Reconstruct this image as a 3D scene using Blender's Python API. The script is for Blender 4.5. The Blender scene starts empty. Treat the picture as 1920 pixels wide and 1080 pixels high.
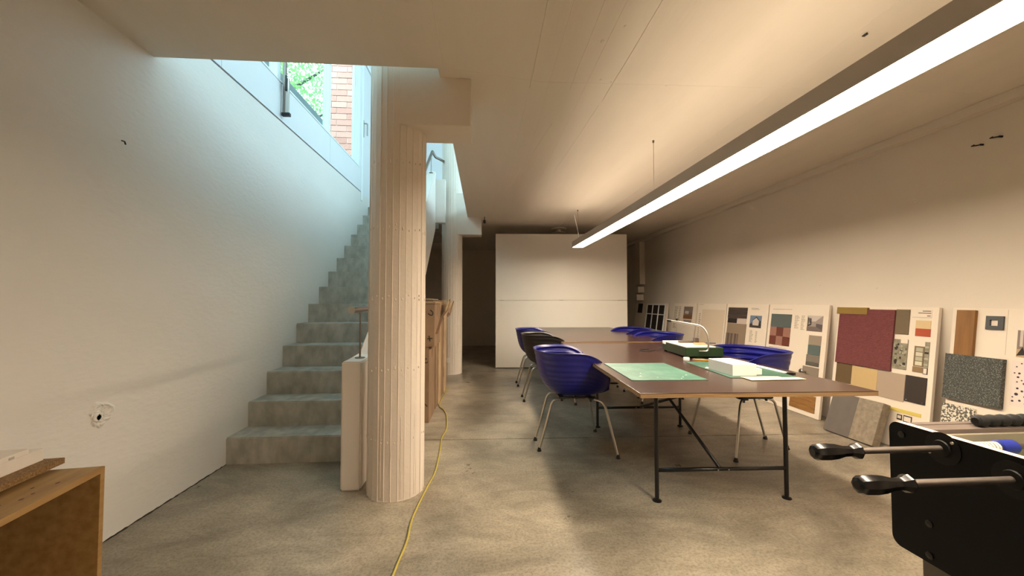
import bpy, bmesh, math, random
from mathutils import Vector, Matrix
random.seed(7)
C = bpy.context.scene.collection
SC = bpy.context.scene
PI = math.pi

# ------------------------------------------------------------------ camera, sky, exposure
F_PX = 745.0
yaw = math.atan(52 / F_PX)
pitch = math.atan(25 / math.hypot(F_PX, 52))
cam_d = bpy.data.cameras.new('camera'); cam = bpy.data.objects.new('camera', cam_d); C.objects.link(cam)
cam_d.sensor_fit = 'HORIZONTAL'; cam_d.sensor_width = 36.0; cam_d.lens = 36.0 * F_PX / 1920.0
cam_d.clip_start = 0.05; cam_d.clip_end = 200
cam.location = (0, 0, 1.18)
cam.rotation_euler = (PI / 2 + pitch, 0, -yaw)
SC.camera = cam

w = bpy.data.worlds.new('World'); SC.world = w; w.use_nodes = True
bg = w.node_tree.nodes['Background']
bg.inputs['Color'].default_value = (0.56, 0.86, 1.0, 1)
bg.inputs['Strength'].default_value = 6.5
SC.view_settings.view_transform = 'Standard'; SC.view_settings.look = 'None'
SC.view_settings.exposure = 0.0; SC.view_settings.gamma = 1.0; SC.view_settings.use_curve_mapping = False
SC.cycles.use_denoising = True
SC.cycles.max_bounces = 10; SC.cycles.diffuse_bounces = 6; SC.cycles.transparent_max_bounces = 12
SC.cycles.sample_clamp_indirect = 6.0
LAMP_DOWN = 70.0; LAMP_UP = 40.0; LAMP_COL = (1.0, 0.835, 0.635, 1)

sun = bpy.data.lights.new('sun', 'SUN'); sun.energy = 7.0; sun.angle = .01; sun.color = (.80, .96, 1.0)
so = bpy.data.objects.new('sun', sun); C.objects.link(so)
so.rotation_euler = Vector((.04, .62, -.78)).to_track_quat('-Z', 'Y').to_euler()

# ------------------------------------------------------------------ materials
def lin(c):
    return tuple(((v / 255) / 12.92 if v / 255 <= .04045 else ((v / 255 + .055) / 1.055) ** 2.4) for v in c)
MATS = {}
def mat(name, col, rough=.6, metal=0, var=0, vscale=6, vdet=4, bump=0, bscale=40, spec=.5, stretch=None, col2=None, ramp=None, coat=0):
    if name in MATS: return MATS[name]
    m = bpy.data.materials.new(name); m.use_nodes = True; nt = m.node_tree; N = nt.nodes; L = nt.links
    b = N['Principled BSDF']; c = lin(col)
    b.inputs['Roughness'].default_value = rough; b.inputs['Metallic'].default_value = metal
    b.inputs['Specular IOR Level'].default_value = spec
    b.inputs['Coat Weight'].default_value = coat
    b.inputs['Base Color'].default_value = (*c, 1)
    tc = N.new('ShaderNodeTexCoord'); mp = N.new('ShaderNodeMapping'); L.new(tc.outputs['Object'], mp.inputs['Vector'])
    if stretch: mp.inputs['Scale'].default_value = stretch
    if var or col2:
        n = N.new('ShaderNodeTexNoise'); n.inputs['Scale'].default_value = vscale; n.inputs['Detail'].default_value = vdet
        L.new(mp.outputs[0], n.inputs['Vector'])
        r = N.new('ShaderNodeValToRGB')
        lo, hi = ramp or (.3, .7)
        r.color_ramp.elements[0].position = lo; r.color_ramp.elements[1].position = hi
        c2 = lin(col2) if col2 else tuple(v * (1 - var) for v in c)
        r.color_ramp.elements[0].color = (*c2, 1); r.color_ramp.elements[1].color = (*c, 1)
        L.new(n.outputs['Fac'], r.inputs['Fac']); L.new(r.outputs[0], b.inputs['Base Color'])
    if bump:
        n2 = N.new('ShaderNodeTexNoise'); n2.inputs['Scale'].default_value = bscale; n2.inputs['Detail'].default_value = 3
        L.new(mp.outputs[0], n2.inputs['Vector'])
        bp = N.new('ShaderNodeBump'); bp.inputs['Strength'].default_value = bump; bp.inputs['Distance'].default_value = .01
        L.new(n2.outputs['Fac'], bp.inputs['Height']); L.new(bp.outputs[0], b.inputs['Normal'])
    MATS[name] = m
    return m

def emis(name, col, s):
    m = bpy.data.materials.new(name); m.use_nodes = True; nt = m.node_tree
    b = nt.nodes['Principled BSDF']; b.inputs['Base Color'].default_value = (.8, .8, .8, 1)
    b.inputs['Emission Color'].default_value = col; b.inputs['Emission Strength'].default_value = s
    return m

M_wall = mat('rough_plaster', (226, 222, 216), .85, var=.04, vscale=1.2, bump=.22, bscale=20, stretch=(1, 1, 2.2))
M_wallr = mat('smooth_plaster', (222, 212, 198), .85, var=.06, vscale=1.1, bump=.12, bscale=30)
M_panel = mat('painted_panel', (222, 224, 226), .6, var=.02)
M_ceil = mat('painted_concrete_ceiling', (224, 214, 200), .8, var=.05, vscale=2.0, bump=.10, bscale=12, stretch=(3, .5, 1))
M_col = mat('painted_concrete', (226, 214, 200), .7, var=.05, vscale=3, bump=.15, bscale=30)
M_par = mat('painted_parapet', (224, 216, 206), .7, var=.04, vscale=5, bump=.08, bscale=40)
M_step = mat('step_concrete', (188, 185, 174), .7, col2=(158, 155, 144), vscale=9, vdet=12, bump=.2, bscale=40, stretch=(1.4, 1, .8), ramp=(.35, .65))
M_white = mat('white_laminate', (224, 218, 208), .45, var=.02)
M_frame = mat('window_frame_white', (232, 238, 238), .4)
M_steel = mat('brushed_steel', (140, 130, 122), .42, metal=1, var=.1, vscale=40)
M_chrome = mat('satin_chrome', (196, 192, 184), .28, metal=1)
M_black = mat('black_metal', (16, 16, 18), .35)
M_blackp = mat('black_plastic', (18, 18, 18), .4, var=.2, vscale=30)
M_rub = mat('black_rubber', (12, 12, 12), .6)
M_top = mat('brown_film_tabletop', (62, 42, 36), .22, var=.15, vscale=8, vdet=8, bump=.02, bscale=120, spec=.7)
M_ply = mat('plywood_edge', (164, 132, 92), .6, col2=(124, 96, 62), vscale=5, stretch=(1, 1, 60), ramp=(.35, .65))
M_blue = mat('blue_plastic', (17, 20, 106), .32, var=.05)
M_bchair = mat('charcoal_plastic', (24, 20, 20), .45)
M_pine = mat('pine_board', (170, 136, 86), .55, col2=(144, 108, 62), vscale=3, vdet=6, stretch=(9, 1.2, 9), ramp=(.35, .7))
M_knot = mat('dark_knot', (80, 40, 16), .6)
M_osb = mat('particle_board', (150, 116, 72), .8, col2=(108, 78, 44), vscale=150, ramp=(.35, .65), bump=.5, bscale=90)
M_model = mat('model_plaster', (228, 218, 206), .8, var=.05, vscale=20, bump=.1)
M_modelg = mat('model_grey', (176, 172, 164), .8, var=.1, vscale=20)
M_card = mat('cardboard', (146, 118, 90), .85, col2=(122, 96, 72), vscale=4, bump=.1, bscale=30)
M_card2 = mat('pale_cardboard', (190, 164, 130), .85, col2=(160, 132, 100), vscale=6)
M_tape = mat('brown_tape', (120, 84, 48), .35)
M_ink = mat('black_ink', (14, 12, 12), .6)
M_yel = mat('yellow_cable', (176, 160, 70), .5)
M_foam = mat('white_foam', (222, 222, 218), .8, bump=.05, bscale=200)
M_paper = mat('cream_paper', (240, 226, 170), .8)
M_green = mat('dark_green_enamel', (34, 54, 30), .3)
M_brickm = mat('mortar', (214, 206, 196), .9)
M_board = mat('display_board', (228, 216, 200), .65, var=.02)
M_boarde = mat('display_board_edge', (150, 138, 124), .7)
M_txt = mat('print_grey', (150, 138, 122), .8)
M_txtd = mat('print_dark', (46, 40, 36), .8)

# cutting mats: worn green with pale scratches
def mat_cut(name, col, worn):
    m = mat(name, col, .5)
    nt = m.node_tree; N = nt.nodes; L = nt.links; b = N['Principled BSDF']
    tc = N.new('ShaderNodeTexCoord')
    n = N.new('ShaderNodeTexNoise'); n.inputs['Scale'].default_value = 7; n.inputs['Detail'].default_value = 10; n.inputs['Roughness'].default_value = .7
    L.new(tc.outputs['Object'], n.inputs['Vector'])
    r = N.new('ShaderNodeValToRGB'); r.color_ramp.elements[0].position = .45; r.color_ramp.elements[1].position = .8
    r.color_ramp.elements[0].color = (*lin(col), 1); r.color_ramp.elements[1].color = (*lin(worn), 1)
    L.new(n.outputs['Fac'], r.inputs[0])
    br = N.new('ShaderNodeTexBrick'); br.offset = 0; br.inputs['Scale'].default_value = 1
    br.inputs['Brick Width'].default_value = .05; br.inputs['Row Height'].default_value = .05; br.inputs['Mortar Size'].default_value = .0008
    br.inputs['Color1'].default_value = (0, 0, 0, 1); br.inputs['Color2'].default_value = (0, 0, 0, 1); br.inputs['Mortar'].default_value = (.2, .2, .2, 1)
    L.new(tc.outputs['Object'], br.inputs['Vector'])
    mx = N.new('ShaderNodeMixRGB'); L.new(br.outputs['Color'], mx.inputs['Fac'])
    L.new(r.outputs[0], mx.inputs['Color1']); mx.inputs['Color2'].default_value = (*lin(worn), 1)
    L.new(mx.outputs[0], b.inputs['Base Color'])
    return m
M_mat1 = mat_cut('cutting_mat_green', (36, 88, 72), (82, 134, 114))
M_mat2 = mat_cut('cutting_mat_dark_green', (40, 78, 64), (84, 118, 102))

def floor_mat():
    m = bpy.data.materials.new('polished_concrete_floor'); m.use_nodes = True; nt = m.node_tree; N = nt.nodes; L = nt.links
    b = N['Principled BSDF']; tc = N.new('ShaderNodeTexCoord')
    def noise(s, d, r=.6, dist=0, stretch=None):
        n = N.new('ShaderNodeTexNoise'); n.inputs['Scale'].default_value = s; n.inputs['Detail'].default_value = d
        n.inputs['Roughness'].default_value = r; n.inputs['Distortion'].default_value = dist
        if stretch:
            mp = N.new('ShaderNodeMapping'); mp.inputs['Scale'].default_value = stretch
            L.new(tc.outputs['Object'], mp.inputs[0]); L.new(mp.outputs[0], n.inputs['Vector'])
        else: L.new(tc.outputs['Object'], n.inputs['Vector'])
        return n
    def ramp(src, p0, c0, p1, c1):
        r = N.new('ShaderNodeValToRGB'); r.color_ramp.elements[0].position = p0; r.color_ramp.elements[1].position = p1
        r.color_ramp.elements[0].color = (*c0, 1); r.color_ramp.elements[1].color = (*c1, 1); L.new(src, r.inputs[0]); return r
    def mul(a, bb, f=1):
        x = N.new('ShaderNodeMixRGB'); x.blend_type = 'MULTIPLY'; x.inputs['Fac'].default_value = f
        L.new(a, x.inputs['Color1']); L.new(bb, x.inputs['Color2']); return x
    big = ramp(noise(1.3, 8, .62, .6).outputs['Fac'], .34, lin((128, 119, 105)), .66, lin((190, 178, 158)))
    swirl = ramp(noise(2.2, 10, .7, 1.4, (1, 2.2, 1)).outputs['Fac'], .35, (.70, .71, .69), .6, (1, 1, 1))
    fine = ramp(noise(70, 8, .8).outputs['Fac'], .40, (.52, .50, .48), .54, (1, 1, 1))
    x = mul(mul(big.outputs[0], swirl.outputs[0]).outputs[0], fine.outputs[0], .8)
    v = N.new('ShaderNodeTexVoronoi'); v.inputs['Scale'].default_value = 5; L.new(tc.outputs['Object'], v.inputs['Vector'])
    sp = ramp(v.outputs['Distance'], .012, (.3, .25, .2), .02, (1, 1, 1))
    x = mul(x.outputs[0], sp.outputs[0], .8)
    L.new(x.outputs[0], b.inputs['Base Color'])
    rr = N.new('ShaderNodeMapRange'); rr.inputs['To Min'].default_value = .20; rr.inputs['To Max'].default_value = .44
    L.new(noise(3, 6).outputs['Fac'], rr.inputs['Value']); L.new(rr.outputs[0], b.inputs['Roughness'])
    b.inputs['Specular IOR Level'].default_value = .45
    bp = N.new('ShaderNodeBump'); bp.inputs['Strength'].default_value = .06; bp.inputs['Distance'].default_value = .01
    L.new(noise(9, 6).outputs['Fac'], bp.inputs['Height']); L.new(bp.outputs[0], b.inputs['Normal'])
    return m
M_floor = floor_mat()

def glass_mat():
    m = bpy.data.materials.new('window_glass'); m.use_nodes = True; nt = m.node_tree; N = nt.nodes; L = nt.links
    N.remove(N['Principled BSDF']); t = N.new('ShaderNodeBsdfTransparent'); t.inputs[0].default_value = (.93, .98, .97, 1)
    g = N.new('ShaderNodeBsdfGlossy'); g.inputs['Roughness'].default_value = .02
    mx = N.new('ShaderNodeMixShader'); mx.inputs[0].default_value = .04; L.new(t.outputs[0], mx.inputs[1]); L.new(g.outputs[0], mx.inputs[2])
    L.new(mx.outputs[0], N['Material Output'].inputs[0]); return m
M_glass = glass_mat()

# ------------------------------------------------------------------ mesh helpers
def BM(): return bmesh.new()
def box(bm, x0, x1, y0, y1, z0, z1, bev=0, mi=0, rot=None, piv=None):
    vs = [bm.verts.new((x, y, z)) for x in (x0, x1) for y in (y0, y1) for z in (z0, z1)]
    fs = []
    for a in ((0, 1, 3, 2), (4, 6, 7, 5), (0, 4, 5, 1), (2, 3, 7, 6), (0, 2, 6, 4), (1, 5, 7, 3)):
        f = bm.faces.new([vs[i] for i in a]); f.material_index = mi; fs.append(f)
    if bev:
        es = {e for f in fs for e in f.edges}
        r = bmesh.ops.bevel(bm, geom=list(es), offset=bev, segments=2, profile=.6, affect='EDGES')
        vs = list({v for f in r['faces'] for v in f.verts} | {v for v in vs if v.is_valid})
        for f in r['faces']: f.material_index = mi
    if rot:
        bmesh.ops.rotate(bm, verts=[v for v in vs if v.is_valid], cent=piv or (0, 0, 0), matrix=rot)
    return vs
def frames_along(pts):
    out = []; n = len(pts); up = None
    for i, p in enumerate(pts):
        t = (pts[min(i + 1, n - 1)] - pts[max(i - 1, 0)]).normalized()
        if up is None:
            up = Vector((0, 0, 1)) if abs(t.z) < .9 else Vector((0, 1, 0))
        s = t.cross(up).normalized(); up = s.cross(t).normalized()
        out.append((p, s, up))
    return out
def tube(bm, pts, r, seg=10, mi=0, flat=1.0):
    pts = [Vector(p) for p in pts]; rs = r if isinstance(r, (list, tuple)) else [r] * len(pts)
    rings = []
    for (p, s, u), rr in zip(frames_along(pts), rs):
        rings.append([bm.verts.new(p + s * (math.cos(2 * PI * k / seg) * rr) + u * (math.sin(2 * PI * k / seg) * rr * flat)) for k in range(seg)])
    for a, b in zip(rings, rings[1:]):
        for k in range(seg):
            f = bm.faces.new((a[k], a[(k + 1) % seg], b[(k + 1) % seg], b[k])); f.smooth = True; f.material_index = mi
    for rg, rev in ((rings[0], True), (rings[-1], False)):
        f = bm.faces.new(rg[::-1] if rev else rg); f.material_index = mi
def bend(pts, rad=.04, n=5):
    pts = [Vector(p) for p in pts]; out = [pts[0]]
    for i in range(1, len(pts) - 1):
        a, b, c = pts[i - 1], pts[i], pts[i + 1]
        d1 = (a - b); d2 = (c - b); r = min(rad, d1.length * .45, d2.length * .45)
        p1 = b + d1.normalized() * r; p2 = b + d2.normalized() * r
        for k in range(n + 1):
            t = k / n; out.append(p1 * (1 - t) ** 2 + b * 2 * t * (1 - t) + p2 * t * t)
    out.append(pts[-1]); return out
def spline(pts, n=8):
    pts = [Vector(p) for p in pts]; P = [pts[0]] + pts + [pts[-1]]; out = []
    for i in range(1, len(P) - 2):
        for k in range(n):
            t = k / n; a, b, c, d = P[i - 1], P[i], P[i + 1], P[i + 2]
            out.append(.5 * ((2 * b) + (c - a) * t + (2 * a - 5 * b + 4 * c - d) * t * t + (3 * b - a - 3 * c + d) * t ** 3))
    out.append(pts[-1]); return out
def cyl(bm, p0, p1, r0, r1=None, seg=16, mi=0):
    tube(bm, [p0, p1], [r0, r0 if r1 is None else r1], seg, mi)
def lathe(bm, prof, axis_p, axis_d, seg=16, mi=0):   # prof: (dist along axis, radius)
    d = Vector(axis_d).normalized(); p = Vector(axis_p)
    tube(bm, [p + d * a for a, _ in prof], [r for _, r in prof], seg, mi)
def prism(bm, poly, axis, a0, a1, mi=0):             # poly in the two other axes
    def P(u, v, a): return {'x': (a, u, v), 'y': (u, a, v), 'z': (u, v, a)}[axis]
    A = [bm.verts.new(P(u, v, a0)) for u, v in poly]; B = [bm.verts.new(P(u, v, a1)) for u, v in poly]
    n = len(poly)
    for k in range(n): bm.faces.new((A[k], A[(k + 1) % n], B[(k + 1) % n], B[k])).material_index = mi
    bm.faces.new(A[::-1]).material_index = mi; bm.faces.new(B).material_index = mi
def obj(name, bm, mats, parent=None, local=False):
    bmesh.ops.recalc_face_normals(bm, faces=bm.faces)
    me = bpy.data.meshes.new(name); 
    if parent is not None and not local:
        inv = parent.matrix_basis.inverted()
        if parent.parent is not None: inv = (parent.parent.matrix_basis @ parent.matrix_basis).inverted()
        bmesh.ops.transform(bm, matrix=inv, verts=bm.verts)
    for e in bm.edges:
        if len(e.link_faces) == 2 and e.calc_face_angle(0) > .61: e.smooth = False
    bm.to_mesh(me); bm.free()
    for m in (mats if isinstance(mats, (list, tuple)) else [mats]): me.materials.append(m)
    o = bpy.data.objects.new(name, me); C.objects.link(o)
    if parent is not None: o.parent = parent
    return o
def tag(o, label, cat, group=None, kind=None):
    if label: o['label'] = label
    if cat: o['category'] = cat
    if group: o['group'] = group
    if kind: o['kind'] = kind
    return o
def struct(name, bm, mats, parent=None, label=None, cat=None):
    o = obj(name, bm, mats, parent)
    if parent is None: o['kind'] = 'structure'; tag(o, label, cat)
    return o
def thing(name, label, cat, loc=(0, 0, 0), rz=0, group=None, kind=None):
    o = bpy.data.objects.new(name, None); C.objects.link(o); o.location = loc; o.rotation_euler = (0, 0, rz)
    o.empty_display_size = .1
    return tag(o, label, cat, group, kind)
def fix(o):
    o.matrix_basis = Matrix.LocRotScale(o.location, o.rotation_euler, None); return o
def kids(o): return [c for c in bpy.data.objects if c.parent == o]
def dup(root, loc, rz, label=None):
    r = root.copy(); C.objects.link(r); r.location = loc; r.rotation_euler = (0, 0, rz)
    if label: r['label'] = label
    for ch in kids(root):
        c = ch.copy(); C.objects.link(c); c.parent = r
        for g in kids(ch):
            d = g.copy(); C.objects.link(d); d.parent = c
    return r

XL, XR, ZC, YB, YF = -1.86, 3.485, 2.556, 10.65, -3.0
UF = 2.70                     # upper floor level
ZU = 5.3                      # upper storey ceiling
OY0, OY1, OX = 2.33, 6.45, -0.275   # stair opening in the slab

# ------------------------------------------------------------------ room shell
def joint_y(x): return 3.452 - .0243 * x
bm = BM()
for ya, yb in ((YF - .2, None), (None, YB + .2)):
    g = .0055
    pts = [(XL - .3, ya if ya is not None else joint_y(XL - .3) + g), (XR + .2, ya if ya is not None else joint_y(XR + .2) + g),
           (XR + .2, yb if yb is not None else joint_y(XR + .2) - g), (XL - .3, yb if yb is not None else joint_y(XL - .3) - g)]
    prism(bm, pts, 'z', -.1, 0)
floor = struct('floor', bm, M_floor, None, 'polished grey concrete floor slab with a straight dark joint', 'floor')
bm = BM(); prism(bm, [(XL - .2, joint_y(XL - .2) - .0055), (XR, joint_y(XR) - .0055), (XR, joint_y(XR) + .0055), (XL - .2, joint_y(XL - .2) + .0055)], 'z', -.02, -.009)
obj('joint_filler', bm, M_rub, floor)
bm = BM(); rj = random.Random(8); prev = None
for i in range(180):
    y = -.5 + i * .02; h = rj.uniform(.001, .006); wd_ = rj.uniform(.002, .010)
    ring = [bm.verts.new((XL - .002, y, h)), bm.verts.new((XL + wd_ * .5, y, h)), bm.verts.new((XL + wd_, y, .0003))]
    if prev:
        bm.faces.new((prev[0], prev[1], ring[1], ring[0])); bm.faces.new((prev[1], prev[2], ring[2], ring[1]))
    prev = ring
obj('edge_crack', bm, mat('dark_dirt', (58, 52, 44), .95, var=.4, vscale=60), floor)

bm = BM(); LT = .25
box(bm, XL - LT, XL, YF, YB, 0, 2.822)
wl = struct('wall_left', bm, M_wall, None, 'rough white plastered wall beside the stairs', 'wall')
# joint, smooth upper panels, upper wall
bm = BM(); box(bm, XL - LT, XL - .012, YF, YB, 2.822, 2.834); obj('joint_strip', bm, M_rub, wl)
WIN = [(1.30, 3.665), (3.685, 4.845), (4.865, 5.94)]
DOOR = (6.10, 7.10)
SZ, HZ = 3.185, 5.0
FD = .07
seams = [YF, .9, 2.89, 4.87, DOOR[0] - .03]
for a, b in zip(seams, seams[1:]):
    bm = BM(); box(bm, XL - .1, XL + .004, a + .002, b - .002, 2.834, SZ - .012, .002); obj('wall_panel', bm, M_panel, wl)
UT = .12
bm = BM(); box(bm, XL - UT, XL - .1, YF, DOOR[0], 2.834, SZ - .012)
box(bm, XL - UT, XL, YF, WIN[0][0] - .03, SZ - .012, ZU); box(bm, XL - UT, XL, WIN[0][0] - .03, 6.07, HZ, ZU)
box(bm, XL - FD, XL, 5.99, DOOR[0] - .03, SZ - .012, HZ)
box(bm, XL - UT, XL, DOOR[1] + .03, YB, 2.834, ZU); box(bm, XL - UT, XL, DOOR[0] - .03, DOOR[1] + .03, 4.95, ZU)
obj('upper_wall', bm, M_panel, wl)
for i, (a, b) in enumerate(WIN):
    r = thing('window_%d' % (i + 1), ['window nearest the camera above the stairs, leaves behind', 'middle window above the stairs with tree leaves behind',
              'window above the upper stairs with the brick pier behind'][i], 'window', (XL, (a + b) / 2, SZ), kind='structure'); fix(r)
    fw = .02
    for (u0, u1, z0, z1, vert) in ((a, a + fw, SZ, HZ, 1), (b - fw, b, SZ, HZ, 1), (a + fw, b - fw, SZ, SZ + .02, 0), (a + fw, b - fw, HZ - .02, HZ, 0)):
        bm = BM(); box(bm, XL - FD, XL - .002, u0, u1, z0, z1, .002)
        if vert and i == 2 and u1 == b:      # stepped rebate of the wide jamb
            box(bm, XL - FD, XL - .020, u0 - .035, u0, z0 + .02, z1 - .02, .002); box(bm, XL - FD, XL - .04, u0 - .075, u0 - .035, z0 + .02, z1 - .02, .002)
        elif vert:
            e = u1 if u0 == a else u0; sg = 1 if u0 == a else -1
            lo, hi = sorted((e, e + sg * .008)); box(bm, XL - FD, XL - .04, lo, hi, z0 + .02, z1 - .02, .001)
        obj('window_frame', bm, M_frame, r)
    bm = BM(); box(bm, XL - .058, XL - .052, a + fw, b - fw, SZ + .02, HZ - .02); obj('pane', bm, M_glass, r)
for (a, b) in ((1.27, 1.30), (3.665, 3.685), (4.845, 4.865), (5.94, 5.99)):
    bm = BM(); box(bm, XL - FD, XL, a, b, SZ, HZ); obj('mullion', bm, M_frame, wl)
bm = BM(); box(bm, XL - .13, XL + .012, 1.27, 5.99, SZ - .012, SZ, .003); obj('sill', bm, M_frame, wl)

# upper door in the left wall, at the head of the stairs
d = thing('door_1', 'pale upper door in the left wall at the head of the stairs', 'door', (XL, DOOR[0], UF), kind='structure'); fix(d)
bm = BM(); box(bm, XL - .07, XL - .01, DOOR[0] + .06, DOOR[1] - .06, UF + .01, 4.88, .003); obj('door_leaf', bm, M_panel, d)
for (a, b, z0, z1) in ((DOOR[0] - .03, DOOR[0] + .05, UF, 4.95), (DOOR[1] - .05, DOOR[1] + .03, UF, 4.95), (DOOR[0] + .05, DOOR[1] - .05, 4.89, 4.95)):
    bm = BM(); box(bm, XL - .12, XL + .008, a, b, z0, z1, .003); obj('door_frame', bm, M_frame, d)
bm = BM(); box(bm, XL - .01, XL, DOOR[0] + .09, DOOR[0] + .13, 3.72, 3.98, .003)
tube(bm, bend([(XL, DOOR[0] + .11, 3.93), (XL + .05, DOOR[0] + .11, 3.93), (XL + .05, DOOR[0] + .11, 3.74)], .02), .011, 10)
obj('door_handle', bm, M_chrome, d)
for z in (2.95, 4.65):
    bm = BM(); cyl(bm, (XL + .004, 6.72, z - .06), (XL + .004, 6.72, z + .06), .012); obj('hinge', bm, M_blackp, d)

bm = BM(); box(bm, XR, XR + .2, YF, YB, 0, UF); wr = struct('wall_right', bm, M_wallr, None, 'long cream wall behind the row of sample boards', 'wall')
bm = BM(); box(bm, XL - LT, XR + .2, YB, YB + .2, 0, UF); struct('wall_back', bm, M_wallr, None, 'dark far wall behind the white partition', 'wall')
bm = BM(); box(bm, XL - LT, XR + .2, YF - .2, YF, 0, UF); struct('wall_front', bm, M_wallr, None, 'wall behind the viewpoint', 'wall')
bm = BM()
box(bm, XL, XR, YF, OY0, ZC, UF); box(bm, OX, XR, OY0, YB, ZC, UF); box(bm, XL, OX, OY1 + .30, YB, ZC, UF)
ceil = struct('ceiling', bm, M_ceil, None, 'painted concrete ceiling with board marks and a stair opening', 'ceiling')
# board seams left by the formwork: fine proud fins
def seam(p, q, wdt=.004, h=.003, wob=.004):
    bm = BM(); n = max(2, int(math.dist(p, q) / .25)); dx, dy = q[0] - p[0], q[1] - p[1]; L = math.hypot(dx, dy); nx, ny = -dy / L, dx / L
    A = []
    for i in range(n + 1):
        t = i / n; o = random.uniform(-wob, wob) * .7
        A.append((p[0] + dx * t + nx * o, p[1] + dy * t + ny * o))
    prev = None
    for (x, y) in A:
        ring = [bm.verts.new((x - nx * wdt, y - ny * wdt, ZC + .001)), bm.verts.new((x, y, ZC - h * .6)), bm.verts.new((x + nx * wdt, y + ny * wdt, ZC + .001))]
        if prev:
            bm.faces.new((prev[0], prev[1], ring[1], ring[0])); bm.faces.new((prev[1], prev[2], ring[2], ring[1]))
        prev = ring
    return obj('board_seam', bm, M_ceil, ceil)
seam((-.245, YF + .1), (-.241, 2.30), .004, .004, .001)
seam((.289, -2), (.289, 2.506), .005, .006, .004); seam((.285, 2.55), (.262, 4.75), .003, .003)
seam((.82, -2), (.81, 2.64), .005, .004, .006); seam((.80, 2.7), (.74, 4.2), .003, .003)
seam((.54, 0.2), (.55, 2.5), .003, .002); seam((.52, 3.0), (.30, 4.9), .003, .0025)
seam((.41, 1.2), (.40, 5.6), .003, .002); seam((.67, 0.3), (.62, 4.5), .003, .002)
seam((.36, 2.43), (XR - .2, 2.36), .003, .002, .002); seam((-.2, 2.33), (.36, 2.43), .002, .0015)
seam((1.9, -1), (1.88, 6.8), .002, .0015); seam((2.45, 0), (2.45, 7), .002, .0012)
bm = BM()
for (x, y, s) in ((1.16, 2.42, .006), (.72, 2.38, .008), (.79, 2.40, .006), (.62, 2.02, .01), (1.9, 2.55, .005), (.7, 1.9, .008), (1.4, 4.0, .008), (1.05, 3.3, .006)):
    bmesh.ops.create_uvsphere(bm, u_segments=8, v_segments=5, radius=s, matrix=Matrix.Translation((x, y, ZC)) @ Matrix.Diagonal((1, 1.4, .4, 1)))
tag(obj('casting_bump', bm, M_ceil, ceil), None, None, None, 'stuff')
bm = BM(); cyl(bm, (1.95, 1.87, ZC - .012), (1.955, 1.86, ZC), .003, seg=6); box(bm, 1.94, 1.955, 1.855, 1.875, ZC - .012, ZC - .008); obj('nail', bm, M_black, ceil)

bm = BM(); box(bm, XR - .075, XR, YF, YB, 2.49, ZC, .004); struct('trim_1', bm, M_wallr, None, 'painted edge strip under the ceiling along the right wall', 'trim')

# upper storey around the stairwell (real rooms above; light comes in by its windows)
bm = BM(); box(bm, XL - LT, 3.6, YB - 2.3, YB - 2.1, UF, ZU); struct('wall_upper_back', bm, M_panel, None, 'white wall of the upper floor beyond the stairs', 'wall')
bm = BM(); box(bm, XL - LT, 3.6, YF - .2, YF, UF, ZU); struct('wall_upper_front', bm, M_panel, None, 'upper floor wall behind the viewpoint', 'wall')
bm = BM(); box(bm, 3.4, 3.6, YF, YB - 2.3, UF, UF + .5); box(bm, 3.4, 3.6, YF, YB - 2.3, 5.1, ZU)
for y in (YF, -1.0, 1.2, 3.4, 5.6, 7.8): box(bm, 3.4, 3.6, y, y + .15, UF + .5, 5.1)
struct('wall_upper_right', bm, M_panel, None, 'glazed wall of the upper floor', 'wall')
bm = BM(); box(bm, XL - LT, 3.6, YF - .2, YB - 2.1, ZU, ZU + .2); struct('ceiling_upper', bm, M_panel, None, 'white ceiling of the upper floor', 'ceiling')

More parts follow.
